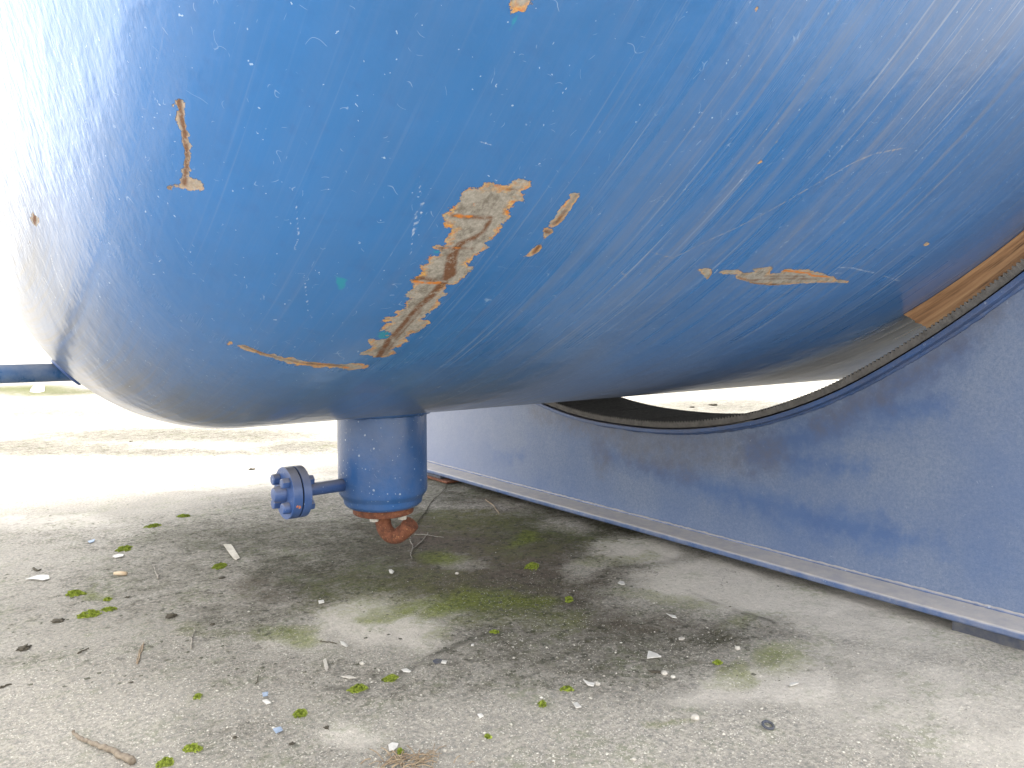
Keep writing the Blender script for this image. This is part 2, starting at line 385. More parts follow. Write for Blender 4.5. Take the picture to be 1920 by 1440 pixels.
def mat_rubber():
    n = NT('ribbed_rubber'); O = n.obj()
    c = n.mix(n.rng(n.noise(O, 70, 5, .7), .35, .7), (.018, .018, .018), (.055, .052, .048))
    dusty = n.rng(n.sep(O)[0], 1.7535, 1.7565, 1, 0)
    c = n.mix(n.math('MULTIPLY', dusty, n.rng(n.noise(O, 45, 5, .75), .3, .62, .35, .95)), c, (.15, .14, .13))
    c = n.mix(n.math('MULTIPLY', dusty, specks(n, O, 160, .25, .3)), c, (.42, .40, .33))
    n.set('Base Color', c); n.p.inputs['Roughness'].default_value = .85
    n.set('Normal', n.bump(n.noise(O, 300, 4, .7), 1, .0012)); return n.m

M = dict(tank=mat_tank(), pot=mat_paint('pot_paint', (.022, .092, .265), .14, .9), pipe=mat_paint('pipe_paint', (.030, .11, .32), .15, .3),
         flange=mat_paint('flange_paint', (.028, .078, .235), .12, .35, rough=.42), web=mat_web(),
         plate=mat_paint('plate_paint', (.05, .10, .23), .30, .4, rough=.5, filmcol=(.46, .42, .38)),
         lip=mat_paint('lip_paint', (.026, .075, .21), .5, .3, rough=.42, filmcol=(.12, .12, .15)),
         rust=mat_rust(), gasket=mat_simple('gasket', (.012, .012, .014)), rubber=mat_rubber(), wood=mat_wood(), ground=mat_ground(),
         nut=mat_simple('zinc_nut', (.55, .53, .48), (.40, .36, .30), 90, .5, .0004),
         moss=None, stick=mat_simple('dry_stick', (.30, .25, .19), (.17, .135, .10), 120, .9, .002),
         twig=mat_simple('grey_twig', (.36, .33, .28), (.20, .18, .15), 150, .9, .001),
         straw=mat_simple('straw', (.38, .30, .20), (.25, .18, .12), 90, .9, .001),
         paper=mat_simple('white_scrap', (.66, .64, .60), (.50, .48, .44), 40, .8, .0005),
         chipwood=mat_simple('bleached_wood', (.58, .54, .46), (.42, .38, .31), 50, .85, .001),
         pebble=mat_simple('pale_pebble', (.55, .52, .46), (.42, .38, .33), 130, .85, .001),
         soil=mat_simple('dark_soil', (.075, .066, .048), (.13, .11, .08), 160, .95, .004),
         steel=mat_simple('dark_steel', (.050, .058, .085), (.10, .10, .105), 40, .6, .0015),
         grit=mat_simple('grit', (.62, .59, .52), (.36, .33, .28), 25, .9, .0005),
         flake=mat_simple('blue_flake', (.30, .36, .46), (.22, .29, .40), 90, .6, .0005),
         cork=mat_simple('tan_stub', (.48, .33, .20), (.62, .55, .42), 30, .9, .001))
def mat_moss():
    n = NT('moss_green'); O = n.obj()
    c = n.mix(n.rng(n.noise(O, 190, 4, .7), .32, .62), (.08, .12, .02), (.45, .52, .09))
    n.set('Base Color', c); n.p.inputs['Roughness'].default_value = .9; n.p.inputs['Specular IOR Level'].default_value = .15; return n.m
M['moss'] = mat_moss()

# ================================================================== GROUND
def graded(dense0, dense1, step, far):
    a = list(np.arange(dense0, dense1+1e-6, step)); s = step; x = dense1
    while x < far: s *= 1.25; x += s; a.append(x)
    s = step; x = dense0; b = []
    while x > -far: s *= 1.25; x -= s; b.append(x)
    return np.array(b[::-1] + a)
gx = graded(-1.6, 3.2, .012, 260); gy = graded(-.2, 4.6, .012, 260)
GX, GY = np.meshgrid(gx, gy, indexing='ij')
def fbm(X, Y, f, seed, octv=4):
    rng_ = np.random.RandomState(seed); out = 0; a = 1
    for o_ in range(octv):
        for k in range(5):
            t = rng_.rand()*6.283; ph = rng_.rand()*6.283; kk = f*(.7+.6*rng_.rand())
            out = out + a*np.sin((X*np.cos(t)+Y*np.sin(t))*kk*6.283+ph)/2.2
        f *= 2.1; a *= .5
    return out/3
near = np.exp(-((GX-.8)**2+(GY-2)**2)/30)
GZ = (fbm(GX, GY, 1.3, 3, 3)*.004 + fbm(GX, GY, 9, 5, 3)*.0022)*near
nx, ny = len(gx), len(gy)
idx = np.arange(nx*ny).reshape(nx, ny)
quads = np.stack([idx[:-1, :-1], idx[1:, :-1], idx[1:, 1:], idx[:-1, 1:]], -1).reshape(-1, 4)
ground = mesh_np('ground', np.stack([GX, GY, GZ], -1).reshape(-1, 3), quads, M['ground'])
tag(ground, 'weathered grey concrete yard with green moss stains and grit', kind='structure')
def blobs(items, wob=.35, seed=1):
    """items: (px, py, half width px, half height px, weight): patches located where they lie on the ground"""
    acc = np.zeros_like(GX)
    WX = GX + fbm(GX, GY, 1.6, seed, 4)*.16*wob; WY = GY + fbm(GX, GY, 1.6, seed+7, 4)*.16*wob
    for px, py, hw, hh, wt in items:
        c = on_ground(px, py); a = (on_ground(px+hw, py)-on_ground(px-hw, py))/2; b = (on_ground(px, py-hh)-on_ground(px, py+hh))/2
        Mx = np.array([[a.x, b.x], [a.y, b.y]]); I = np.linalg.inv(Mx)
        dx, dy = WX-c.x, WY-c.y
        q = np.hypot(I[0,0]*dx+I[0,1]*dy, I[1,0]*dx+I[1,1]*dy)
        k = 1/(1+np.exp((q-1)*5)) * wt
        acc = np.where(wt > 0, np.maximum(acc, k), acc + k)
    return np.clip(acc, 0, 1)
dark = blobs([(560,1010,330,60,.7), (820,1010,260,70,.95), (1030,1010,260,65,.95), (900,1090,330,60,.95), (1090,1100,170,60,.9), (640,1080,230,55,.85),
              (1200,1170,170,45,.8), (1330,1190,110,35,.8), (1430,1170,70,26,.75), (1000,930,220,22,.8), (1180,1050,120,24,.8), (1010,1180,260,70,.62),
              (1230,1230,170,50,.6), (330,1090,260,70,.50), (480,1150,160,60,.55), (820,900,60,22,.75), (80,1120,140,60,.28), (1230,1070,50,26,.8), (560,950,180,30,.5), (200,1000,300,40,.35),
              (860,1260,400,60,.42), (420,1230,300,70,.35), (1480,1260,200,40,.35), (560,1380,200,50,.30), (1700,1110,260,14,.3), (300,910,400,10,.25),
              (70,732,160,10,.95), (120,772,220,12,.5), (330,815,330,16,.62), (60,838,200,16,.6), (1340,760,160,14,.58), (200,848,350,9,.62), (560,838,120,12,.55), (1050,1290,160,30,.42), (40,1240,140,30,.35)], .8, 2)
dark *= .92; dark *= 1 - blobs([(690,1165,120,42,.9), (770,1180,80,50,.85), (1190,1030,80,26,.95), (1320,1090,150,45,.95), (1100,1062,36,14,.85), (1440,1290,150,34,.95),
              (850,1055,45,14,.6), (1075,985,55,14,.55), (660,1380,90,26,.7), (1500,1120,220,50,.8), (1400,1230,80,26,.5)], .6, 11)
moss = blobs([(850,1045,70,18,.75), (890,1140,90,32,.9), (990,1010,38,12,.9), (760,1130,80,16,.7), (540,1190,100,26,.62), (1500,1240,90,26,.55), (1000,1010,120,40,.35),
              (1350,1245,55,18,.55), (150,1110,40,14,.6), (1250,1120,120,14,.4), (900,980,160,26,.42), (960,1180,110,30,.42), (1390,1170,60,14,.45), (760,1100,200,50,.35),
              (1300,1340,60,14,.45), (60,732,130,10,.45), (1180,1045,70,16,.4), (870,1210,60,20,.45), (330,1190,90,20,.3), (620,835,30,5,.3)], .9, 21)
pale = blobs([(690,1165,120,42,.7), (770,1185,80,50,.7), (1190,1030,100,30,.85), (1330,1090,150,45,.95), (1440,1290,150,36,.95), (1480,1120,220,40,.85), (500,1200,130,30,.55), (250,900,420,22,.8),
              (480,905,240,14,.8), (200,870,420,30,.6), (650,1385,100,24,.7), (1700,1300,300,80,.55), (1650,1170,260,60,.6), (1250,1060,60,20,.5), (1075,985,55,14,.4), (1850,1380,160,60,.6), (120,980,140,20,.6)], .6, 31)  # pale concrete; far left strip also has its sunlight painted in
brown = blobs([(830,1000,120,40,.9), (900,960,90,25,.8), (1000,1090,220,50,.6), (460,1110,90,26,.5), (950,1060,160,40,.8), (1200,1160,120,40,.5)], .8, 41)
grit = blobs([(960,1250,760,110,.65), (1000,1390,900,120,.95), (300,1300,420,120,.75), (1050,1120,330,80,.4), (1700,1280,300,110,.6)], .6, 51)
joint = np.full(GX.shape, 1.0)
for line in ([(-60,903),(40,893),(150,878),(280,862),(370,855),(450,848)], [(-40,664),(30,662),(85,658)], [(610,1290),(671,1290),(735,1270),(820,1225),(880,1200),(930,1185)], [(1290,1105),(1345,1130),(1400,1150),(1450,1165)]):
    P = [on_ground(*q) for q in line]
    for a, b in zip(P, P[1:]):
        ab = b-a; t = np.clip(((GX-a.x)*ab.x+(GY-a.y)*ab.y)/(ab.x**2+ab.y**2), 0, 1)
        joint = np.minimum(joint, np.hypot(GX-a.x-t*ab.x, GY-a.y-t*ab.y))
for k_, v_ in dict(dark=dark, moss=moss, pale=pale, brown=brown, grit=grit, joint=joint).items(): fattr(ground, k_, v_.ravel())

# ================================================================== TANK
tank = empty('storage_tank', (U0+1.0, YC, 0))
tag(tank, 'huge blue painted steel pressure vessel with torn paint and rust streaks above the yard', 'tank')
s_end = S_CROWN+S_KN+L_CYL
sg = np.unique(np.concatenate([np.linspace(0, .5, 12), np.arange(.5, S_CROWN+S_KN+1.95, .0026), np.linspace(S_CROWN+S_KN+1.95, s_end, 30)]))
al = np.concatenate([np.linspace(-180, -20, 60)[:-1], np.arange(-20, 64, .0026/RT*180/math.pi), np.linspace(64, 180, 50)[:-1]])*math.pi/180
U_, RH = profile(sg)
SEAM = S_CROWN+S_KN+.04
RH = RH + .0004*np.exp(-((sg-SEAM)/.007)**2) + .0012*np.exp(-((sg-SEAM-1.9)/.007)**2)*0
SS, AA = np.meshgrid(sg, al, indexing='ij'); UU = np.repeat(U_[:, None], len(al), 1); RR = np.repeat(RH[:, None], len(al), 1)
TX = UU; TY = YC - RR*np.sin(AA); TZ = ZC - RR*np.cos(AA)
ns_, na = len(sg), len(al)
idx = np.arange(ns_*na).reshape(ns_, na); nxt = np.roll(idx, -1, 1)
quads = np.stack([idx[:-1], idx[1:], nxt[1:], nxt[:-1]], -1).reshape(-1, 4)
TV = np.stack([TX, TY, TZ], -1).reshape(-1, 3)
# far head closes the vessel
far_s = np.linspace(S_CROWN+S_KN, 0, 24)[1:]
fu, fr = profile(far_s); uend = U_[-1]
extra = []
for u_, r_ in zip(fu, fr): extra.append(np.stack([np.full(na, uend + (U0-u_)), YC - r_*np.sin(al), ZC - r_*np.cos(al)], -1))
TVa = np.concatenate([TV] + extra)
rows = [idx[-1]] + [ns_*na + np.arange(na) + k*na for k in range(len(extra))]
q2 = [np.stack([a, b, np.roll(b, -1), np.roll(a, -1)], -1) for a, b in zip(rows, rows[1:])]
quads = np.concatenate([quads] + q2)
shell = mesh_np('shell', TVa, quads, M['tank'], tank)
# UVs: metres along and around
me = shell.data; uvl = me.uv_layers.new(name='UVMap')
vi = np.empty(len(me.loops), np.int32); me.loops.foreach_get('vertex_index', vi)
Uu = np.concatenate([SS.ravel(), np.full(len(TVa)-ns_*na, s_end)]); Vv = np.concatenate([(AA*RT).ravel(), np.tile(al*RT, len(extra))])
uvl.data.foreach_set('uv', np.stack([Uu[vi], Vv[vi]], -1).astype(np.float32).ravel())

# ---- damage to the paint: outlines on the shell
def crop(pts, x0, y0, sc): return [(x0+x/sc, y0+y/sc) for x, y in pts]
big = crop([(1010,100),(1060,90),(1120,100),(1190,115),(1210,85),(1255,72),(1345,65),(1350,90),(1330,120),(1275,145),(1300,170),(1295,205),(1230,215),(1215,255),(1180,275),(1198,310),(1190,340),(1135,385),(1135,405),(1080,470),(1050,500),(1015,520),(1045,545),(1010,570),(960,600),(930,630),(870,665),(930,685),(905,730),(870,765),(800,805),(760,810),(735,850),(750,870),(700,905),(695,950),(655,985),(600,1020),(570,1065),(610,1060),(640,1070),(620,1100),(540,1140),(490,1160),(460,1190),(478,1212),(430,1230),(415,1250),(370,1260),(382,1300),(330,1325),(250,1325),(190,1310),(135,1308),(150,1290),(215,1265),(205,1235),(200,1205),(245,1170),(270,1150),(280,1120),(340,1085),(360,1075),(275,1070),(310,1045),(350,1040),(390,1025),(395,995),(455,975),(465,930),(490,910),(455,890),(460,870),(500,845),(520,810),(490,780),(540,750),(580,730),(560,680),(600,665),(625,655),(605,630),(630,605),(660,590),(690,595),(640,530),(680,530),(740,535),(750,510),(735,485),(750,455),(790,440),(785,415),(735,385),(725,330),(735,300),(760,285),(775,255),(830,225),(860,165),(900,125),(960,112)], 640, 320, 3.79)
side1 = crop([(1620,170),(1640,158),(1685,160),(1700,175),(1670,215),(1640,250),(1620,290),(1590,330),(1560,370),(1520,395),(1490,410),(1475,385),(1480,360),(1520,335),(1535,295),(1565,255),(1600,210),(1640,190)], 640, 320, 3.79)
side2 = crop([(1430,415),(1470,405),(1505,420),(1500,445),(1460,470),(1440,495),(1440,455)], 640, 320, 3.79)
side3 = crop([(1295,610),(1330,585),(1360,555),(1390,530),(1422,530),(1415,560),(1385,590),(1350,612)], 640, 320, 3.79)
left = crop([(300,160),(340,148),(385,165),(395,200),(385,260),(395,340),(405,440),(415,500),(440,510),(452,560),(435,590),(450,660),(475,680),(465,740),(475,815),(455,860),(450,930),(475,945),(465,970),(440,980),(432,1035),(500,1045),(560,1065),(600,1110),(610,1165),(575,1200),(540,1175),(450,1190),(400,1160),(360,1160),(330,1140),(260,1145),(240,1185),(200,1160),(205,1130),(260,1130),(330,1115),(350,1090),(345,1050),(380,1020),(358,970),(365,945),(395,920),(383,880),(400,850),(405,720),(370,670),(360,620),(370,560),(360,510),(325,460),(300,380),(300,320),(325,270),(310,225),(270,240),(245,265),(245,235),(290,195)], 280, 160, 6.0)
curve = crop([(270,290),(320,285),(350,280),(440,320),(520,350),(600,385),(680,375),(710,400),(800,425),(890,420),(950,445),(1040,465),(1180,480),(1300,490),(1420,500),(1500,495),(1560,485),(1640,490),(1690,490),(1700,515),(1750,498),(1740,530),(1690,550),(1620,548),(1570,560),(1520,565),(1450,545),(1380,530),(1310,545),(1280,525),(1200,540),(1140,535),(1090,515),(1000,510),(920,515),(950,500),(850,490),(780,462),(700,445),(680,420),(600,415),(510,385),(450,360),(370,345),(310,320)], 400, 600, 6.0)
curve2 = crop([(150,270),(180,240),(210,250),(210,275),(165,285)], 400, 600, 6.0)
rightc = crop([(450,260),(480,240),(560,235),(620,225),(590,205),(650,195),(760,180),(770,200),(745,240),(840,240),(850,215),(890,200),(980,210),(1070,205),(1120,225),(1190,235),(1240,260),(1300,270),(1310,290),(1360,295),(1425,305),(1415,325),(1300,318),(1150,320),(1000,328),(900,335),(760,345),(660,335),(580,325),(520,300),(460,285)], 1280, 460, 4.571)
rightb = crop([(125,205),(200,195),(250,200),(245,250),(215,292)], 1280, 460, 4.571)
rightd = crop([(310,225),(370,210),(480,212),(520,235),(470,250),(400,250),(330,240)], 1280, 460, 4.571)
topc = crop([(640,-200),(1150,-200),(1135,30),(1120,90),(1065,130),(1050,240),(1020,300),(940,275),(880,330),(820,320),(720,420),(700,350),(685,250),(720,200),(690,110),(650,30)], 900, 0, 12)
dots = [crop([(170,1230),(182,1192),(200,1215),(222,1225),(218,1255),(205,1275),(185,1262)], 0, 0, 3), [(1730,459),(1738,454),(1744,457),(1736,462)], [(1415,20),(1420,12),(1422,17),(1418,22)], [(54,455),(56,452),(58,458)], [(1421,306),(1427,300),(1429,303),(1424,309)]]
def tsdf(verts, poly3):
    c = sum(poly3, Vector())/len(poly3); n = Vector((0, c.y-YC, c.z-ZC))
    if c.x < U0: n.x = (c.x-UC)*n.length/max(.01, math.hypot(c.y-YC, c.z-ZC))*1.0
    n.normalize(); e1 = n.cross(Vector((.3, .2, 1))).normalized(); e2 = n.cross(e1)
    P = np.array([((p-c).dot(e1), (p-c).dot(e2)) for p in poly3])
    D = verts - np.array(c); X = D@np.array(e1); Y = D@np.array(e2)
    d2 = np.full(len(verts), 1e9); ins = np.zeros(len(verts), bool)
    for i in range(len(P)):
        a, b = P[i], P[(i+1) % len(P)]
        ab = b-a; t = np.clip(((X-a[0])*ab[0]+(Y-a[1])*ab[1])/(ab@ab+1e-12), 0, 1)
        d2 = np.minimum(d2, (X-a[0]-t*ab[0])**2+(Y-a[1]-t*ab[1])**2)
        if abs(ab[1]) > 1e-9:
            cnd = ((a[1] > Y) != (b[1] > Y)) & (X < (b[0]-a[0])*(Y-a[1])/(b[1]-a[1])+a[0]); ins ^= cnd
    d = np.sqrt(d2); return np.where(ins, -d, d)
FARD = .04
N0 = len(TVa)
def field_poly(list_px):
    F = np.full(N0, FARD)
    for poly in list_px:
        p3 = [on_tank(*q) for q in poly]
        A = np.array(p3); lo = A.min(0)-FARD; hi = A.max(0)+FARD
        sel = np.where(((TVa > lo) & (TVa < hi)).all(1))[0]
        if len(sel): F[sel] = np.minimum(F[sel], tsdf(TVa[sel], p3))
    return F
def field_stroke(strokes):
    """(points px, half width in photo px at the start, at the end)"""
    F = np.full(N0, FARD)
    for pts, w0, w1 in strokes:
        p3 = [on_tank(*q) for q in pts]; m = len(p3)-1
        A = np.array(p3); lo = A.min(0)-FARD; hi = A.max(0)+FARD
        sel = np.where(((TVa > lo) & (TVa < hi)).all(1))[0]
        if not len(sel): continue
        V = TVa[sel]
        for i in range(m):
            a, b = np.array(p3[i]), np.array(p3[i+1]); ab = b-a
            t = np.clip(((V-a)@ab)/(ab@ab+1e-12), 0, 1)
            dd = np.linalg.norm(V-a-t[:, None]*ab, axis=1)
            wpx = w0 + (w1-w0)*(i+t)/m
            F[sel] = np.minimum(F[sel], dd - wpx/F_PX*np.linalg.norm(a-np.array((0, 0, H))))
    return F
K = 3.79
def c1(pts): return crop(pts, 640, 320, K)
chip = field_poly([big, side1, side2, side3, left, curve, curve2, rightc, rightb, rightd, topc] + dots)
rust = field_stroke([(c1([(790,320),(870,328),(980,335),(1070,332)]), 2.8, 3.4), (c1([(940,475),(850,520),(800,570),(780,640),(770,740)]), 5, 13), (c1([(1060,350),(1010,430),(940,480)]), 3, 5), (c1([(770,740),(720,790)]), 9, 8),
    (c1([(700,548),(930,552)]), 2.8, 2.2), (c1([(490,772),(600,765),(740,800)]), 5, 5), (c1([(710,810),(650,880),(590,935),(540,975)]), 9, 7), (c1([(540,975),(480,1040),(430,1105),(340,1200),(265,1320)]), 5.5, 6),
    (c1([(570,985),(520,1050),(400,1180),(310,1310)]), 1.3, 1.6), (c1([(1130,130),(1250,135)]), 1, .8), (c1([(1670,175),(1600,270),(1560,330),(1520,370)]), 2, 4.5), (c1([(1455,430),(1485,440)]), 4, 3), (c1([(1405,535),(1370,580)]), 4, 3.5),
    (crop([(330,160),(345,270),(370,400),(400,540),(415,700),(425,850),(415,950),(390,1100)], 280, 160, 6), 4.6, 4.6), (crop([(200,1155),(330,1138)], 280, 160, 6), .9, .9),
    (crop([(340,295),(440,330),(560,375),(700,415),(850,450),(980,480),(1120,495),(1300,505),(1450,510)], 400, 600, 6), 1.6, 2.2), (crop([(520,300),(700,290),(900,285),(1150,290)], 1280, 460, 4.571), .8, 1.0), (crop([(540,322),(700,336),(850,338)], 1280, 460, 4.571), 2.6, 2.2), (crop([(470,270),(560,300),(640,300)], 1280, 460, 4.571), 1.0, 1.2), (crop([(700,265),(900,262),(1050,268)], 1280, 460, 4.571), 1.0, 1.0), ([(66,402),(64,416)], 4, 5)])
orange = field_stroke([(c1([(810,322),(920,326)]), 2.8, 2.4), (c1([(940,240),(945,250)]), 2.6, 2.2), (c1([(520,788),(600,797),(700,800)]), 3.4, 3.2), (c1([(730,546),(850,548)]), 1, 1), (c1([(735,300),(775,262)]), 2, 2), (c1([(735,385),(780,412)]), 1.6, 1.6),
    (c1([(640,600),(625,625)]), 2.2, 2.2), (c1([(1175,290),(1190,315)]), 2.5, 2), (c1([(1010,545),(985,580)]), 1.6, 1.6), (crop([(1460,530),(1530,540)], 400, 600, 6), 2.2, 2.2), (crop([(1690,535),(1740,505)], 400, 600, 6), 1.6, 1.2),
    (crop([(870,215),(960,225),(1080,240),(1110,260),(1250,270)], 1280, 460, 4.571), 2.2, 1.8)])
teal = field_poly([[(628,517),(636,520),(650,524),(648,532),(640,545),(634,543),(632,530)], crop([(250,1165),(300,1140),(340,1150),(320,1190),(260,1200)], 640, 320, K), crop([(655,560),(690,575),(670,590)], 640, 320, K), [(966,34),(973,26),(970,32),(958,52),(955,56)]])
chip = np.where(teal < .002, np.maximum(chip, .004), chip)
scr = field_stroke([([(1262,484),(1330,450),(1400,418),(1470,380),(1530,345),(1600,305),(1640,288),(1698,277)], .55, .8), ([(1450,275),(1462,258)], .8, .8), ([(1210,470),(1262,484)], .3, .3), ([(1165,510),(1175,520)], .8, .8)])
wsc = field_stroke([([(1572,501),(1600,503),(1640,512)], .8, .7), ([(1655,517),(1688,527)], .7, .7), ([(1567,512),(1578,512)], .7, .7), ([(95,478),(100,500),(120,545)], .8, .6), ([(82,520),(105,560)], .6, .4), ([(900,265),(925,272)], .5, .5),
    ([(795,380),(780,400),(775,430),(770,480)], .4, .4), ([(570,520),(575,560),(585,600)], .4, .4), ([(1385,345),(1400,320)], .6, .5), ([(1340,512),(1346,505)], .8, .8), ([(555,380),(560,440),(553,470)], .3, .4), ([(786,330),(790,400),(775,440)], .3, .4)])
for k_, v_ in dict(chip=chip, rust=rust, orange=orange, teal=teal, scratch=scr, white_scratch=wsc).items(): fattr(shell, k_, v_)
XX = TVa[:, 0]; ALd = np.concatenate([np.degrees(AA).ravel(), np.tile(np.degrees(al), len(extra))])
def sst(x, a, b): t = np.clip((x-a)/(b-a), 0, 1); return t*t*(3-2*t)
streak = np.clip(.14 + .86*sst(XX, .40, .85), 0, 1)
streak *= 1 - .45*sst(ALd, 42, 60)*(1-sst(XX, 1.0, 1.5))
fattr(shell, 'streak', streak)
fattr(shell, 'gloss', 1 - .55*sst(XX, .9, 1.4)*sst(ALd, 30, 45))
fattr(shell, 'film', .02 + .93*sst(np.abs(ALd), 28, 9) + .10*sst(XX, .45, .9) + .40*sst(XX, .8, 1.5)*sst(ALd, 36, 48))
fattr(shell, 'edge', .25+.75*sst(TVa[:, 0], .22, .30)*(1-.55*sst(TVa[:, 0], .58, .7)))
fattr(shell, 'wild', sst(-field_poly([big]), -.03, .012))
fattr(shell, 'peel', np.clip(1.0 - .72*sst(Uu, S_CROWN-.35, S_CROWN+.3), .2, 1))

# ---- drain pot under the shell
PX, PY = .883, YC
bm = bmesh.new()
prof = [(.50, .110), (.245, .110), (.238, .1085), (.226, .099), (.219, .0975), (.212, .0965), (.204, .088), (.204, .001)]
add_lathe(bm, prof, (PX, PY, 0), (0, 0, 1), 72)
pot = obj('drain_pot', bm, M['pot'], tank, True)
pot.data.polygons.foreach_set('use_smooth', [True]*len(pot.data.polygons))
m = pot.modifiers.new('bevel', 'BEVEL'); m.width = .002; m.segments = 2; m.limit_method = 'ANGLE'; m.angle_limit = R(25)
bm = bmesh.new()
rr = [( .447+.0*k, .11) for k in range(1)]
# weld where the pot meets the shell: rises with the curve of the shell
ring = []
for k in range(73):
    a = 2*math.pi*k/72; x = PX+.113*math.cos(a); y = PY+.113*math.sin(a)
    z = ZC - math.sqrt(RT**2-(y-YC)**2); ring.append((x, y, z-.001))
rw_ = random.Random(2); add_tube(bm, ring, [.0085*rw_.uniform(.75, 1.15) for _ in ring], 8)
obj('weld', bm, M['tank'] if False else M['pot'], pot, True)
bm = bmesh.new(); add_lathe(bm, [(.2035, .074), (.2035, .0755), (.186, .0755), (.184, .073), (.184, .001)], (PX, PY, 0), (0, 0, 1), 56)
obj('rusty_flange', bm, M['rust'], pot, True, bevel=.0015)
def dirv(a): return Vector((math.cos(a), math.sin(a), 0))
rt = Vector((cr, -sr, 0)); fw = Vector((sr, cr, 0))      # to the right / away, seen from the yard
base = Vector((PX, PY, 0))
path = smooth_path([base + rt*(-.003) + Vector((0,0,.190)), base - rt*.002 + Vector((0,0,.168)) - fw*.002, base + rt*.003 - fw*.006 + Vector((0,0,.145)), base + rt*.016 - fw*.009 + Vector((0,0,.129)), base + rt*.034 - fw*.013 + Vector((0,0,.1265)),
                    base + rt*.052 - fw*.018 + Vector((0,0,.138)), base + rt*.066 - fw*.022 + Vector((0,0,.153)), base + rt*.074 - fw*.025 + Vector((0,0,.1625))], 6)
bm = bmesh.new(); add_tube(bm, path, [.0195]*(len(path)-8) + [.0208]*8, 24)
obj('rusty_elbow', bm, M['rust'], pot, True, bevel=.002)
for dx, dy in ((-.014, -.05), (.052, -.03)):
    c = base + rt*dx + fw*dy
    bm = bmesh.new(); add_lathe(bm, [(.1835, .0115), (.1745, .0115), (.1735, .0105)], (c.x, c.y, 0), (0, 0, 1), 6)
    obj('nut', bm, M['nut'], pot, False, bevel=.001)

# ---- side nozzle with bolted blind flange, pointing along the vessel
NZ = .2675
bm = bmesh.new(); add_lathe(bm, [(.655, .0145), (.66, .0155), (.80, .0155)], (0, PY, NZ), (1, 0, 0), 28)
nz = obj('side_nozzle', bm, M['flange'], tank, True)
def ring_disc(u0, u1, r, name, mat, bev=.0012):
    bm = bmesh.new(); add_lathe(bm, [(u0, r), (u1, r)], (0, PY, NZ), (1, 0, 0), 56); return obj(name, bm, mat, nz, True, bevel=bev)

bl = ring_disc(.628, .6495, .0602, 'blind_flange', M['flange'])
ring_disc(.6495, .6525, .0560, 'gasket', M['gasket'], 0)
ring_disc(.6525, .6715, .0602, 'flange', M['flange'])
bm = bmesh.new(); add_lathe(bm, [(.6015, .009), (.6025, .0145), (.607, .0170), (.628, .0205)], (0, PY, NZ), (1, 0, 0), 28)
obj('plug', bm, M['flange'], nz, True, bevel=.001)
bm = bmesh.new(); add_lathe(bm, [(.6715, .020), (.675, .018), (.679, .0162)], (0, PY, NZ), (1, 0, 0), 32)
obj('hub', bm, M['flange'], nz, True)
for k in range(4):
    a = R(45+90*k); c = Vector((0, PY+.0405*math.cos(a), NZ+.0405*math.sin(a)))
    bm = bmesh.new(); add_lathe(bm, [(.611, .0105), (.613, .0126), (.628, .0130)], c, (1, 0, 0), 6 if k % 2 else 20)
    obj('bolt_head', bm, M['flange'], nz, False, bevel=.0012)
    bm = bmesh.new(); add_lathe(bm, [(.6715, .0128), (.684, .0126), (.6865, .0110)], c, (1, 0, 0), 6)
    obj('nut', bm, M['flange'], nz, False, bevel=.0012)
# rust nick on the rim of the blind flange
bm = bmesh.new()
rnd = random.Random(4)
for (aa, uu, s_) in ((R(-158), .640, .0042),):
    for q in range(7):
        a2 = aa + rnd.uniform(-.07, .07); c = Vector((uu+rnd.uniform(-.004, .004), PY+.0604*math.cos(a2), NZ+.0604*math.sin(a2))); nn = Vector((0, math.cos(a2), math.sin(a2)))
        e1 = Vector((1, 0, 0)); e2 = nn.cross(e1); r_ = s_*rnd.uniform(.3, .7)
        vs = [bm.verts.new(c + (e1*math.cos(t)*rnd.uniform(.6, 1.2) + e2*math.sin(t)*rnd.uniform(.6, 1.2))*r_) for t in [i*1.047 for i in range(6)]]
        top = bm.verts.new(c + nn*.0006)
        for i in range(6): bm.faces.new((vs[i], vs[(i+1) % 6], top))
obj('rust_nick', bm, mat_simple('fresh_rust', (.62, .16, .04), (.55, .30, .16), 300, .9, .0005), nz)

# ---- pipe out of the head, running along the vessel axis
LY, LZ = 1.775, .553
bm = bmesh.new(); add_lathe(bm, [(-1.6, .0188), (.262, .0188)], (0, LY, LZ), (1, 0, 0), 32)
lp = obj('outlet_pipe', bm, mat_paint('outlet_pipe_lit_paint', (.08, .22, .50), .55, .2, rough=.22, filmcol=(.45, .50, .58)), tank, True)  # blue lightened, top paled: bright sky and ground put into the colour
bm = bmesh.new(); ring = []
for k in range(49):
    a = 2*math.pi*k/48; y = LY+.024*math.cos(a); z = LZ+.024*math.sin(a)
    rho = math.hypot(y-YC, z-ZC)
    u = U0 - math.sqrt(max(RK**2-(rho-(RT-RK))**2, 0)) if rho > LC*math.sin(A0) else UC - math.sqrt(LC**2-rho**2)
    ring.append((u-.001, y, z))
add_tube(bm, ring, .0045, 10)
obj('weld_collar', bm, M['flange'], lp, True)

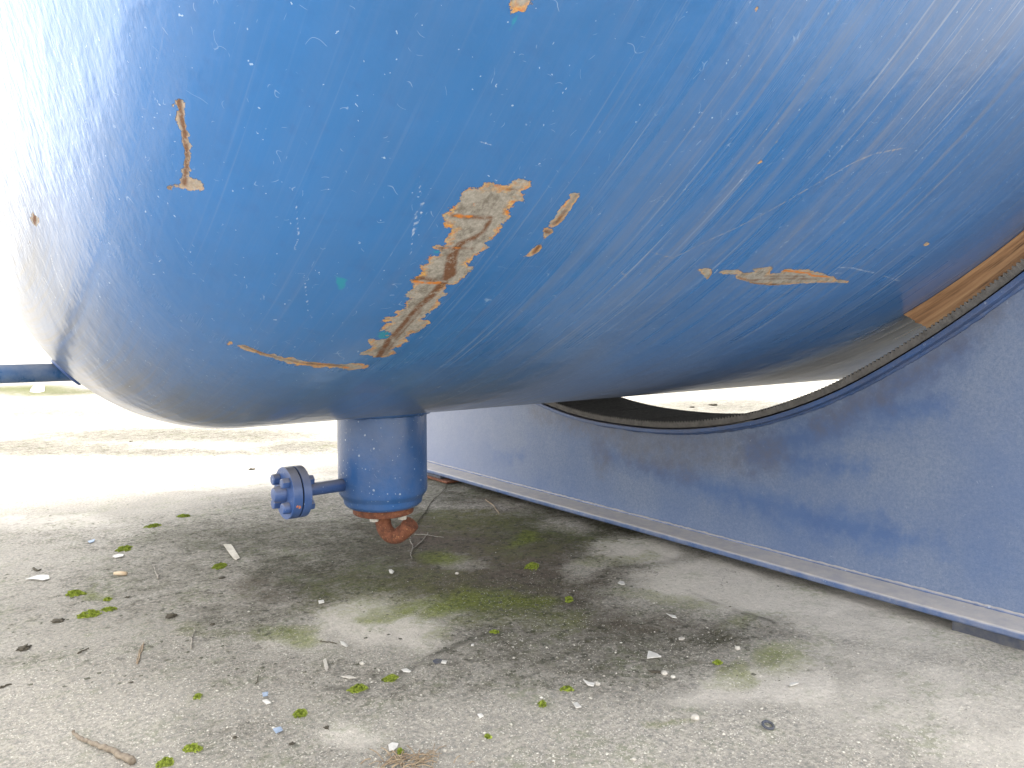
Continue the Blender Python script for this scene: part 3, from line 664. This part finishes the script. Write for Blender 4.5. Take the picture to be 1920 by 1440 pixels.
# ================================================================== SADDLE
def gap(a):     # clearance between the shell and the underside of the curved plate, by angle from the bottom (deg)
    return float(np.interp(abs(a), [0, 8, 16, 23, 30, 35, 40, 47, 55, 70], [.118, .1225, .124, .1165, .1000, .0920, .0860, .0815, .0790, .0780]))
ga = np.arange(-62, 62.01, .5); gs = np.array([gap(a) for a in ga]); ker = np.hanning(15); ker /= ker.sum()
gs = np.convolve(np.pad(gs, 7, 'edge'), ker, 'valid')
def arc_pt(a, r, u): return (u, YC - r*math.sin(a), ZC - r*math.cos(a))
def strip(name, u0, u1, off0, off1, mat, parent=None, a0=-62, a1=62, teeth=None, step=.5, cuts=1):
    """curved bar of rectangular section; off0/off1 = offsets from the plate underside (inwards positive)"""
    bm = bmesh.new(); A = np.arange(a0, a1+1e-6, step); secs = []
    for i, a in enumerate(A):
        g = float(np.interp(a, ga, gs)); r0 = RT+g-off0; r1 = RT+g-off1; ar = math.radians(a)
        if teeth is not None: r1 += teeth[i % len(teeth)]
        us = [u0+(u1-u0)*k/cuts for k in range(cuts+1)]
        secs.append([bm.verts.new(arc_pt(ar, r0, u)) for u in us] + [bm.verts.new(arc_pt(ar, r1, u)) for u in us[::-1]])
    for s0, s1 in zip(secs, secs[1:]):
        n_ = len(s0)
        for k in range(n_): bm.faces.new((s0[k], s0[(k+1) % n_], s1[(k+1) % n_], s1[k]))
    bm.faces.new(secs[0][::-1]); bm.faces.new(secs[-1])
    return bm
UW = 1.7774
saddle = empty('support_saddle', (UW+.1, YC, 0))
tag(saddle, 'dusty blue steel cradle plate with curved top standing on the ground under the tank', 'tank saddle')
def web(u, name, thick):
    ys = np.arange(-1.46, 1.4601, .01); rows = 70; V = []; F_ = []
    for y in ys:
        # top of the plate at this offset: underside of the curved plate, or its end level
        amax = math.radians(61.5); best = None
        sgn = -y
        lo, hi = 0, amax
        for _ in range(40):
            mid = (lo+hi)/2; g = float(np.interp(math.degrees(mid)*(1 if sgn > 0 else -1), ga, gs))
            if (RT+g)*math.sin(mid) < abs(y): lo = mid
            else: hi = mid
        g = float(np.interp(math.degrees(lo)*(1 if sgn > 0 else -1), ga, gs)); zt = ZC - (RT+g-.004)*math.cos(lo)
        for k in range(rows+1): V.append((u, YC+y, .040 + (zt-.040)*k/rows))
    n1 = len(ys); V = np.array(V); V2 = V.copy(); V2[:, 0] += thick
    idx = np.arange(n1*(rows+1)).reshape(n1, rows+1)
    q = np.stack([idx[:-1, :-1], idx[:-1, 1:], idx[1:, 1:], idx[1:, :-1]], -1).reshape(-1, 4)
    off = len(V); qb = q[:, ::-1] + off; sides = []
    for a_, b_ in ((idx[0], None), (idx[-1], None), (idx[:, 0], None), (idx[:, -1], None)):
        sides.append(np.stack([a_[:-1], a_[1:], a_[1:]+off, a_[:-1]+off], -1))
    o = mesh_np(name, np.concatenate([V, V2]), np.concatenate([q, qb]+sides), M['web'], saddle, False)
    VV = np.concatenate([V, V2])
    def st(strokes):
        Fd = np.full(len(VV), .5)
        for pts, w0, w1 in strokes:
            p3 = [np.array(on_plane_u(px, py, UW)) for px, py in pts]
            for i in range(len(p3)-1):
                a, b = p3[i], p3[i+1]; ab = b-a; D = VV-a; D = D.copy(); D[:, 0] = 0; t = np.clip((D@ab)/(ab@ab), 0, 1)
                ww = (w0+(w1-w0)*(i+t)/(len(p3)-1))/F_PX*1.9
                Fd = np.minimum(Fd, np.linalg.norm(D-t[:, None]*ab, axis=1)-ww)
        return Fd
    fattr(o, 'clean', st([([(1120,845),(1250,890),(1400,935),(1560,985),(1660,1002)], 14, 26), ([(1560,985),(1760,1020)], 14, 2), ([(1420,850),(1560,800),(1680,730),(1800,650)], 34, 16), ([(1480,860),(1620,880)], 24, 8), ([(1640,770),(1760,760)], 30, 10), ([(930,860),(980,852)], 6, 4)]))
    fattr(o, 'grime', st([([(1000,768),(1120,800),(1200,830),(1330,850),(1440,850)], 8, 26), ([(1120,800),(1130,870)], 14, 10), ([(1180,840),(1290,875)], 22, 18), ([(1540,790),(1680,720),(1760,660),(1860,580)], 9, 8)]))
    fattr(o, 'pale', sst(VV[:, 1], 1.9, 2.9))  # sunlit far end of the plate, its lightness put into the colour
    return o
web(UW, 'front_web', .014)
bm = bmesh.new()
# rear web, plain
rw = web(UW+.22, 'rear_web', .014)
bm = strip('curved_plate', 1.745, 2.105, 0, .012, None)
obj('curved_plate', bm, M['lip'], saddle, True, bevel=.002)
bm = bmesh.new(); add_box(bm, 1.6813, 2.11, YC-1.50, YC+1.50, .0224, .0400)
# slice for gentle dents
bmesh.ops.subdivide_edges(bm, edges=[e for e in bm.edges if abs(e.verts[0].co.y-e.verts[1].co.y) > 1], cuts=60)
for v in bm.verts: v.co.z += mnoise.noise(Vector((v.co.x*2, v.co.y*2.2, 0)))*.002; v.co.x += mnoise.noise(Vector((3, v.co.y*3, 1)))*.0015
obj('base_plate', bm, M['plate'], saddle, True, bevel=.006, seg=4)
def weld_line(pts, r, nm, mat):
    bm = bmesh.new(); P = []
    for a, b in zip(pts, pts[1:]):
        a, b = Vector(a), Vector(b); n_ = max(1, int((b-a).length/.008))
        P += [a.lerp(b, i/n_) for i in range(n_)]
    P.append(Vector(pts[-1])); rnd = random.Random(7)
    add_tube(bm, P, [r*rnd.uniform(.75, 1.2) for _ in P], 7)
    return obj(nm, bm, mat, saddle, True)
weld_line([(UW-.001, YC-1.455, .0412), (UW-.001, YC+1.455, .0412)], .0055, 'fillet_weld', M['plate'])
weld_line([arc_pt(math.radians(a), RT+float(np.interp(a, ga, gs))+.001, UW-.002) for a in np.arange(-61, 61.1, 1)], .0062, 'fillet_weld', M['lip'])
for yy in (-1.0, -.35, .35, 1.0):
    bm = bmesh.new(); lo = ZC-math.sqrt((RT+.12)**2-yy**2); add_box(bm, UW+.0145, UW+.2195, YC+yy-.006, YC+yy+.006, .0402, lo-.002)
    obj('stiffener', bm, M['lip'], saddle)

# ribbed rubber strip lying in the cradle
pitch = math.degrees(.0105/1.77); stp = pitch/4
bm = strip('rubber_strip', 1.753, 2.095, .0165, .0315, None, teeth=[0.0, .0, -.0048, -.0048], step=stp)
rnd = random.Random(3)
for v in bm.verts: v.co += Vector((rnd.uniform(-.0003, .0003), rnd.uniform(-.0003, .0003), rnd.uniform(-.0003, .0003)))
rub = obj('rubber_strip', bm, M['rubber'])
tag(rub, 'black ribbed rubber strip with dusty toothed edge lining the curved cradle', 'rubber strip')

# timber packing between strip and shell
a0w, a1w = 31.6, 60
na_, nr_, nu_ = 120, 12, 4
V = []; al_ = []; ac_ = []
rnd = random.Random(5)
for i in range(na_+1):
    a = a0w + (a1w-a0w)*i/na_
    g = float(np.interp(a, ga, gs)) - .0368
    for j in range(nr_+1):
        f = j/nr_; r = RT + .0008 + (g-.0008)*f
        # sloped, slightly splintered end
        aa = a - (.75 if i == 0 else 0)*f*0 + (1.1*(f-.5) if i < 6 else 0)*(1-i/6) + (rnd.uniform(-.08, .08) if i == 0 else 0)
        V.append((aa, r, f)); al_.append(a); ac_.append(f)
def woodpt(t, u): return arc_pt(math.radians(t[0]), t[1], u)
us = [1.7775, 1.85, 1.95, 2.08]
VW = []; AL = []; AC = []
for u in us:
    for t in V:
        wob = (mnoise.noise(Vector((t[0]*.5, t[2]*6, 0)))*.0012 if u == us[0] else 0)
        VW.append(woodpt(t, u+wob)); AL.append(math.radians(t[0])*RT); AC.append(t[2]*.05)
nn = (na_+1)*(nr_+1)
idx = np.arange(len(us)*nn).reshape(len(us), na_+1, nr_+1)
qs = []
for sidx in (0, -1):
    q = np.stack([idx[sidx, :-1, :-1], idx[sidx, 1:, :-1], idx[sidx, 1:, 1:], idx[sidx, :-1, 1:]], -1).reshape(-1, 4); qs.append(q if sidx == 0 else q[:, ::-1])
for j in (0, -1):
    q = np.stack([idx[:-1, :-1, j], idx[1:, :-1, j], idx[1:, 1:, j], idx[:-1, 1:, j]], -1).reshape(-1, 4); qs.append(q if j == 0 else q[:, ::-1])
for i in (0, -1):
    q = np.stack([idx[:-1, i, :-1], idx[:-1, i, 1:], idx[1:, i, 1:], idx[1:, i, :-1]], -1).reshape(-1, 4); qs.append(q if i == 0 else q[:, ::-1])
wd = mesh_np('timber_packing', VW, np.concatenate(qs), M['wood'], None, False)
fattr(wd, 'along', AL); fattr(wd, 'across', AC)
tag(wd, 'brown timber packing plank wedged between the tank and the rubber lined cradle', 'timber')

# shims under the base plate
def shim(name, x0, x1, y0, y1, z0, z1, mat, label, cat):
    bm = bmesh.new(); add_box(bm, x0, x1, y0, y1, z0, z1)
    o = obj(name, bm, mat, None, True, bevel=.002); tag(o, label, cat); return o
a = on_ground(1785, 1160); b = on_ground(1920, 1200)
sy = on_plane_u(1788, 1175, 1.70).y
shim('steel_shim', 1.690, 2.0, sy-.9, sy, -.004, .0222, M['steel'], 'dark grey steel bar under the near right end of the cradle base', 'steel shim')
sy = on_plane_u(838, 898, 1.67).y
shim('steel_plate', 1.668, 2.05, sy, sy+.5, .004, .0110, M['rust'], 'rusty edged steel plate under the far end of the cradle base', 'steel plate')
shim('steel_pad', 1.683, 2.05, sy+.07, sy+.5, .0112, .0222, M['steel'], 'dark steel pad on the rusty plate beneath the far end of the cradle', 'steel pad')

# ================================================================== LITTER ON THE YARD
def gz(x, y):
    i = np.clip(np.searchsorted(gx, x)-1, 0, nx-2); j = np.clip(np.searchsorted(gy, y)-1, 0, ny-2); return float(GZ[i, j])
def ground_at(px, py): p = on_ground(px, py); p.z = gz(p.x, p.y); return p
def px_m(px, py): return (on_ground(px, py)-Vector((0, 0, H))).length/F_PX
def moss_tuft(px, py, wpx, dpx, label, h=.010, seed=0, ang=0, n=None):
    rnd = random.Random(seed+px*7+py); c = ground_at(px, py); s = px_m(px, py)
    wpx *= .85; dpx *= .85
    a = wpx*s/2; b_ = (on_ground(px, py-dpx/2)-on_ground(px, py+dpx/2)).length/2
    ex = Vector((cr, -sr, 0)); ey = Vector((sr, cr, 0))
    if ang: ex, ey = ex*math.cos(ang)+ey*math.sin(ang), ey*math.cos(ang)-ex*math.sin(ang)
    bm = bmesh.new(); n = n or int(min(2600, max(450, a*b_*9000000)))
    for i in range(n):
        t = rnd.random()*6.283; q = rnd.random()**.6; wob = .75+.4*mnoise.noise(Vector((math.cos(t)*1.7+px, math.sin(t)*1.7, py*.3)))
        if mnoise.noise(Vector((q*3*math.cos(t)+px, q*3*math.sin(t), 9))) < -.16: continue
        p = c + ex*a*q*math.cos(t)*wob*1.15 + ey*b_*q*math.sin(t)*wob*1.15
        zt = h*(1-q*q)*(.5+.6*mnoise.noise(Vector((p.x*120, p.y*120, 0)))+.25)
        p.z = c.z + max(0, zt)*.9
        L_ = rnd.uniform(.0018, .0042); d = Vector((rnd.uniform(-1, 1), rnd.uniform(-1, 1), rnd.uniform(.2, 1.4))).normalized(); sd_ = d.orthogonal().normalized()*L_*.35
        v = [bm.verts.new(p-sd_), bm.verts.new(p+sd_), bm.verts.new(p+d*L_)]; bm.faces.new(v)
    # mound
    m = bmesh.ops.create_icosphere(bm, subdivisions=3, radius=1)
    for v in m['verts']:
        k = 1+.3*mnoise.noise(v.co*2.3+Vector((px, py, 0)))
        co = c + ex*v.co.x*a*.6*k + ey*v.co.y*b_*.6*k; co.z = c.z + v.co.z*h*.4*k - .0015 + .0012*mnoise.noise(co*400)
        v.co = co
    me = bpy.data.meshes.new('moss_tuft'); bm.to_mesh(me); bm.free(); me.materials.append(M['moss'])
    for p_ in me.polygons: p_.use_smooth = True
    o = bpy.data.objects.new('moss_tuft', me); C.objects.link(o)
    tag(o, label, 'moss tuft', 'moss tufts on the concrete'); return o
tufts = [
 (287, 986, 30, 9, 'small bright green moss tuft farthest to the left behind the bolted flange'),
 (345, 968, 26, 6, 'thin dull moss patch up and to the right of the farthest left tuft'),
 (232, 1031, 30, 12, 'green moss tuft beyond the tan stub'),
 (413, 1063, 28, 14, 'dark green moss clump just below the bleached wood strip'),
 (141, 1114, 44, 12, 'flat yellow green moss patch above the long moss strip at left'),
 (202, 1124, 16, 6, 'tiny moss dot right of the flat yellow green patch'),
 (168, 1152, 48, 13, 'long ragged bright moss strip beside the dark soil lump at left'),
 (205, 1143, 28, 7, 'short moss streak joined to the right of the long ragged strip'),
 (998, 1062, 36, 17, 'vivid green moss tuft below the cradle middle'),
 (1067, 1125, 18, 14, 'small moss tuft on the dark stain below and right of the vivid tuft'),
 (1345, 1245, 20, 8, 'small moss fleck beside the two pale pebbles at right'),
 (371, 1309, 15, 10, 'lone tiny moss dot in the grey grit left of centre'),
 (564, 1339, 30, 17, 'round bright moss cushion near the bottom left of centre'),
 (362, 1407, 42, 13, 'oblong bright moss cushion right of the long stick'),
 (310, 1433, 34, 18, 'bright moss cushion at the bottom edge right of the stick end'),
 (671, 1292, 46, 13, 'green slanted moss strip with a white chip in front'),
 (733, 1273, 36, 10, 'olive slanted moss strip farther along the same crack'),
 (1017, 1321, 17, 13, 'small round yellow green moss dot in the gritty foreground'),
 (914, 1381, 12, 8, 'tiniest moss dot in the central foreground grit'),
 (750, 1411, 13, 11, 'moss dot between the white shard and the dry grass clump'),
 (928, 1187, 22, 7, 'faint moss dash in the crack under the bright green stain'),
 (1062, 1295, 30, 8, 'olive moss smear beside the white splinter in the right foreground'),
]
for i, (px, py, w_, d_, lab) in enumerate(tufts):
    moss_tuft(px, py, w_, d_, lab, h=.004+.00016*w_, seed=i, ang=(.5 if px in (168, 671, 733, 310) else 0))

def flat_piece(name, pts_px, mat, label, cat, th=.0018, curl=.002, group=None):
    P = [ground_at(*q) for q in pts_px]; c = sum(P, Vector())/len(P); rnd = random.Random(int(pts_px[0][0]*13+pts_px[0][1]))
    bm = bmesh.new(); tops = []; bots = []
    tilt = Vector((rnd.uniform(-1, 1), rnd.uniform(-1, 1), 0))*.06
    for p in P:
        lift = max(0, (p-c).dot(tilt)) + rnd.uniform(0, curl)*.5
        bots.append(bm.verts.new((p.x, p.y, p.z+.0022+lift))); tops.append(bm.verts.new((p.x, p.y, p.z+.0022+lift+th)))
    ct = bm.verts.new((c.x, c.y, c.z+.0022+th+curl*.6)); cb = bm.verts.new((c.x, c.y, c.z+.001+curl*.3)); n_ = len(P)
    for i in range(n_):
        j = (i+1) % n_; bm.faces.new((tops[i], tops[j], ct)); bm.faces.new((bots[j], bots[i], cb)); bm.faces.new((tops[i], bots[i], bots[j], tops[j]))
    return tag(obj(name, bm, mat), label, cat, group)
scraps = [
 ('wood_strip', [(419,1026),(433,1025),(437,1030),(450,1049),(443,1053),(438,1050),(427,1037)], 'chipwood', 'pale bleached wood strip lying left of the bolted flange', 'wood strip'),
 ('white_scrap', [(48,1087),(62,1083),(75,1080),(91,1081),(93,1086),(80,1089),(62,1087)], 'paper', 'long white scrap near the left edge left of the tan stub', 'scrap'),
 ('white_scrap', [(211,1045),(222,1042),(232,1043),(231,1046),(216,1048)], 'paper', 'small pale scrap between the moss tuft and the tan stub', 'scrap'),
 ('white_scrap', [(1215,1226),(1217,1225),(1230,1231),(1240,1237),(1213,1239)], 'paper', 'pure white triangular paper scrap at right of centre', 'scrap'),
 ('white_scrap', [(1093,1278),(1097,1281),(1104,1285),(1115,1288),(1113,1293),(1102,1290)], 'paper', 'white splinter shaped scrap beside the olive moss smear', 'scrap'),
 ('white_scrap', [(1479,1289),(1484,1286),(1497,1285),(1496,1288),(1482,1292)], 'paper', 'small white rectangular scrap on the pale patch at right', 'scrap'),
 ('white_scrap', [(728,1400),(736,1397),(747,1398),(745,1405),(738,1411),(730,1410)], 'paper', 'white shard above the dry grass clump at the bottom', 'scrap'),
 ('white_scrap', [(638,1206),(645,1207),(653,1214),(650,1217),(640,1211)], 'paper', 'white sliver on the pale stain below the drain pot', 'scrap'),
 ('white_scrap', [(729,1072),(734,1071),(739,1075),(736,1079),(731,1077)], 'paper', 'small white oval chip on dark moss beneath the rusty elbow', 'scrap'),
 ('white_scrap', [(597,1128),(607,1127),(608,1132),(598,1133)], 'paper', 'tiny white square chip on the dark damp concrete left of centre', 'scrap'),
 ('grey_scrap', [(811,1243),(818,1240),(829,1242),(828,1246),(816,1248)], 'steel', 'dark grey flake touching a white chip in the middle foreground', 'flake'),
 ('white_scrap', [(829,1243),(838,1244),(836,1249),(827,1247)], 'paper', 'white chip touching the dark grey flake in the middle foreground', 'scrap'),
 ('white_scrap', [(753,1258),(762,1256),(771,1260),(768,1262),(757,1261)], 'paper', 'thin white sliver right of the olive moss strip', 'scrap'),
 ('white_scrap', [(1249,1153),(1256,1155),(1266,1157),(1269,1161),(1260,1160)], 'paper', 'white curled scrap at the edge of the pale patch below the cradle', 'scrap'),
 ('white_scrap', [(1163,1090),(1170,1093),(1172,1097),(1165,1098),(1158,1094)], 'paper', 'crumpled pale scrap on the concrete tip under the cradle base', 'scrap'),
 ('white_scrap', [(1272,1199),(1278,1197),(1285,1200),(1280,1203),(1273,1203)], 'pebble', 'cream flat chip above the white triangular paper', 'scrap'),
 ('white_scrap', [(884,1212),(889,1211),(888,1215),(883,1215)], 'paper', 'small white fleck centred in the damp foreground', 'scrap'),
 ('white_scrap', [(492,1320),(500,1318),(508,1324),(500,1326)], 'paper', 'white chip below the pale blue flake at lower left', 'scrap'),
 ('white_scrap', [(640,1271),(655,1269),(668,1272),(655,1274)], 'pebble', 'pale thin sliver behind the green slanted moss strip', 'scrap'),
 ('white_scrap', [(606,1242),(611,1240),(616,1256),(612,1262),(608,1252)], 'pebble', 'upright pale sliver left of the pale round pebble', 'scrap'),
 ('white_scrap', [(895,1341),(902,1339),(907,1344),(900,1347)], 'paper', 'white chip in the bottom middle grit above the tiniest moss dot', 'scrap'),
 ('white_scrap', [(1075,1325),(1082,1322),(1090,1330),(1080,1333)], 'paper', 'irregular white chip right of the round yellow green moss dot', 'scrap'),
 ('dark_scrap', [(1215,1263),(1228,1262),(1239,1264),(1238,1267),(1222,1267)], 'soil', 'dark flat splinter touching a round pebble at right', 'splinter'),
 ('white_scrap', [(58,731),(64,727),(84,727),(83,734),(70,737),(56,735)], 'paper', 'far pale plastic scrap on grass green ground below the blue pipe', 'scrap'),
 ('blue_flake', [(492,1303),(503,1302),(502,1310),(493,1311)], 'flake', 'pale blue paint flake at lower left of centre', 'paint flake'),
 ('blue_flake', [(512,1372),(526,1368),(530,1375),(518,1381)], 'flake', 'pale blue paint flake near the bottom below the round moss cushion', 'paint flake'),
 ('blue_flake', [(165,1018),(178,1014),(176,1019),(168,1021)], 'flake', 'small blue paint flake far left beyond the green moss tufts', 'paint flake'),
]
for nm, pts, mt, lab, cat in scraps: flat_piece(nm, pts, M[mt], lab, cat)
def pebble(px, py, wpx, mat, label, name='pebble', flat=.6, cat='pebble', rag=1):
    c = ground_at(px, py); r = wpx*px_m(px, py)/2*(.72 if rag > 1 else 1); bm = bmesh.new(); m = bmesh.ops.create_icosphere(bm, subdivisions=3, radius=1)
    for v in m['verts']:
        k = 1+rag*(.22*mnoise.noise(v.co*1.8+Vector((px, py, 3)))+.12*mnoise.noise(v.co*5+Vector((py, px, 3))))
        v.co = c + Vector((v.co.x*r*k, v.co.y*r*k, v.co.z*r*flat*k + r*flat*.55))
    return tag(obj(name, bm, mat, None, True), label, cat)
for a_ in [(1383,1216,10,'pebble','round grey pebble beside the dark stain at right'), (1246,1266,12,'pebble','tan round pebble at the end of the dark flat splinter'),
           (1262,1272,9,'nut','small white pebble right of the tan round pebble'), (1303,1349,15,'pebble','flat yellowish stone in the lower right foreground'),
           (679,1244,9,'pebble','pale round pebble below the pale stain'), (857,1077,7,'pebble','tiny pinkish pebble on the dark stain right of the elbow'),
           (1189,1425,8,'nut','white pebble near the bottom edge right of centre'), (834,1405,7,'nut','little white pebble at the bottom centre'), (1120,1286,11,'pebble','grey white stone beside the white splinter')]:
    pebble(a_[0], a_[1], a_[2], M[a_[3]], a_[4])
for a_ in [(108,1164,20,'big dark soil lump left of the long moss strip'), (239,1120,9,'small dark crumb between moss dots and grit at left'), (320,1156,22,'flat dark soil lump in the centre left crust'),
           (416,1083,12,'dark crumb under the dark green moss clump'), (45,1216,24,'wide dark soil lump at the left edge'), (398,1171,11,'dark crumb left of the pale green stain'),
           (440,1385,10,'dark crumb above the bottom moss cushions'), (548,1395,12,'dark crumb at the bottom left of the pale sandy patch'), (612,1365,12,'dark crumb right of the round moss cushion'),
           (246,1022+260,8,'dark crumb far down in the left grit'), (472,881,12,'dark leaf crumb on the bright strip left of the flange'), (1338,760,17,'dark clod on the bright ground seen through the cradle gap'), (1298,764,12,'flat brown clod left of the dark clod in the cradle gap'), (246,828,7,'black crumb on the far bright concrete under the head')]:
    pebble(a_[0], a_[1], a_[2], M['soil'], a_[3], 'soil_lump', .30, 'soil lump', 4.2)
# tan stub
c = ground_at(226, 1078); bm = bmesh.new(); s = px_m(226, 1078)
add_tube(bm, [c+Vector((cr, -sr, 0))*(-10*s)+Vector((0,0,.006)), c+Vector((0,0,.0065)), c+Vector((cr, -sr, 0))*(10*s)+Vector((0,0,.006))], [.0045, .0055, .005], 14)
tag(obj('tan_stub', bm, M['cork'], None, True), 'short tan and cream stub lying at left below a moss tuft', 'stub')
# dark ring cap
c = ground_at(1440, 1366); bm = bmesh.new(); s = px_m(1440, 1366)
add_tube(bm, [c + Vector((math.cos(t)*9*s, math.sin(t)*8*s, .004+.002*math.sin(t))) for t in [i*2*math.pi/24 for i in range(25)]], .0022, 8)
tag(obj('ring', bm, M['steel'], None, True), 'small dark oval ring lying in the lower right grit', 'ring')
# sticks and twigs
def stick(name, pts, rpx, mat, label, cat='twig', jig=.0015, lift=.002, n=9):
    rnd = random.Random(int(pts[0][0]*3+pts[0][1])); P = []
    for i, q in enumerate(pts):
        p = ground_at(q[0], q[1]); p.z += (q[2] if len(q) > 2 else lift); P.append(p)
    P = smooth_path(P, 5); P = [p + Vector((rnd.uniform(-jig, jig), rnd.uniform(-jig, jig), rnd.uniform(-jig, jig)*.5)) for p in P]
    s = px_m(pts[0][0], pts[0][1]); m = len(P)
    rad = [s*(rpx[0]+(rpx[1]-rpx[0])*i/(m-1))*rnd.uniform(.85, 1.15) for i in range(m)]
    bm = bmesh.new(); add_tube(bm, P, rad, n); return tag(obj(name, bm, mat, None, True), label, cat)
stick('stick', [(138,1384,.012),(152,1391),(175,1401),(200,1411),(225,1422),(250,1434)], (2.2, 4.8), M['stick'], 'thick pale brown stick in the bottom left corner', 'stick', lift=.006, n=12)
stick('twig', [(776,990),(789,972),(797,962),(801,955),(811,939),(818,934),(828,926),(836,914),(838,905)], (.8, .35), M['soil'], 'long dark crooked twig running from the elbow towards the cradle', jig=.003)
for a_ in [([(768,1012),(774,1026),(770,1040),(772,1049)], 'pale forked twig stem directly below the rusty elbow'), ([(773,1030),(788,1018),(800,1005),(803,998)], 'twig branch rising right of the stem below the elbow'),
           ([(778,1002),(800,1004),(832,1008)], 'thin twig lying flat right of the rusty elbow')]:
    stick('twig', a_[0], (1.0, .6), M['twig'], a_[1])
stick('straw', [(258,1249),(264,1228),(269,1209)], (1.1, .9), M['straw'], 'reddish straw left of centre pointing away, right hand of a pair', 'straw')
stick('straw', [(256,1246),(260,1230),(267,1211)], (.8, .8), M['straw'], 'reddish straw left of centre pointing away, left hand of a pair', 'straw')
stick('twig', [(358,1217),(361,1198),(366,1182)], (1.3, .7), M['twig'], 'greyish green twig right of the straw pair')
stick('twig', [(297,1086),(292,1073),(288,1062)], (1.2, .7), M['twig'], 'pale twig right of the tan stub')
stick('twig', [(146,1227),(156,1222),(167,1217)], (1.4, .8), M['soil'], 'dark twig at left below the long moss strip')
stick('twig', [(600,1203),(615,1206),(632,1209)], (1.0, .8), M['soil'], 'dark reddish twig left of the white sliver on the pale stain')
stick('twig', [(62,1066),(70,1070),(77,1068)], (1.8, 1.0), M['soil'], 'short dark twig just above the long white scrap')
stick('twig', [(0,1292),(10,1288),(20,1286)], (1.8, 1.0), M['soil'], 'short brown twig cut by the left edge of the photo')
stick('twig', [(480,1285),(484,1279),(483,1270)], (1.0, .6), M['soil'], 'tiny dark twig above the pale blue flake')
stick('twig', [(910,938),(925,950),(937,966)], (.9, .7), M['straw'], 'thin pale twig on the damp ground near the cradle base')
# dry grass clump at the bottom
bm = bmesh.new(); rnd = random.Random(12); c0 = ground_at(772, 1428)
for i in range(80):
    c = c0 + Vector((cr, -sr, 0))*rnd.gauss(0, .026) + Vector((sr, cr, 0))*rnd.gauss(0, .010)
    t = rnd.uniform(0, 6.283); L_ = rnd.uniform(.010, .034); d = Vector((math.cos(t), math.sin(t)*.6, rnd.uniform(.05, .5))).normalized()
    c.z = c0.z + rnd.uniform(.0, .004)
    P = [c, c + d*L_*.5 + Vector((0, 0, .002)), c + d*L_ - Vector((0, 0, L_*.12))]
    add_tube(bm, smooth_path(P, 2), rnd.uniform(.0004, .0009), 4)
tag(obj('dry_grass_clump', bm, M['straw'], None, True), 'dry brown and green grass clump at the bottom edge of the yard', 'grass clump')
# loose grit: too many to count
rs = np.random.RandomState(8); pts = []
xs = rs.uniform(0, 1920, 26000); ys = 720+720*rs.uniform(.22, 1, 26000)**.75
VG = []; FG = []
octv = np.array([(1,0,0),(-1,0,0),(0,1,0),(0,-1,0),(0,0,1),(0,0,-1)], float); octf = np.array([(0,2,4),(2,1,4),(1,3,4),(3,0,4),(2,0,5),(1,2,5),(3,1,5),(0,3,5)])
k = 0
for x_, y_ in zip(xs, ys):
    p = on_ground(x_, y_)
    if p.x > UW-.12 or p.length > 4.2: continue
    i = np.searchsorted(gx, p.x)-1; j = np.searchsorted(gy, p.y)-1
    if rs.rand() > .12+.9*grit[i, j]*(1-.4*pale[i, j]): continue
    s_ = .0007+.0011*rs.rand()**3 + (.0018 if rs.rand() < .02 else 0)
    q = octv*s_*rs.uniform(.6, 1.25, (6, 1)); t = rs.rand()*6.28; ct_, st_ = math.cos(t), math.sin(t)
    q = np.stack([q[:, 0]*ct_-q[:, 1]*st_, q[:, 0]*st_+q[:, 1]*ct_, q[:, 2]*.6], -1)
    VG.append(q + np.array((p.x, p.y, GZ[i, j]+s_*.35))); FG.append(octf+6*k); k += 1
gr = mesh_np('gravel', np.concatenate(VG), np.concatenate(FG), M['grit'], None, False)
tag(gr, 'loose pale grit scattered over the concrete', 'gravel', kind='stuff')
# dark crust crumbs in the damp zone
xs = rs.uniform(0, 1500, 22000); ys = rs.uniform(880, 1290, 22000); VG = []; FG = []; k = 0
for x_, y_ in zip(xs, ys):
    p = on_ground(x_, y_)
    if p.x > UW-.12: continue
    i = np.searchsorted(gx, p.x)-1; j = np.searchsorted(gy, p.y)-1
    if rs.rand() > .05+.55*dark[i, j] or mnoise.noise(Vector((p.x*9, p.y*9, 0))) < -.02: continue
    s_ = .0013+.0050*rs.rand()**4
    q = octv*s_*rs.uniform(.5, 1.4, (6, 1)); t = rs.rand()*6.28; ct_, st_ = math.cos(t), math.sin(t)
    q = np.stack([q[:, 0]*ct_-q[:, 1]*st_, q[:, 0]*st_+q[:, 1]*ct_, q[:, 2]*.28], -1)
    VG.append(q + np.array((p.x, p.y, GZ[i, j]))); FG.append(octf+6*k); k += 1
cs = mesh_np('soil_crumbs', np.concatenate(VG), np.concatenate(FG), mat_simple('soil_crumb', (.085, .085, .060), (.15, .14, .11), 60, .95, .001), None, False)
tag(cs, 'dark soil and dry moss crumbs on the damp concrete', 'soil crumbs', kind='stuff')
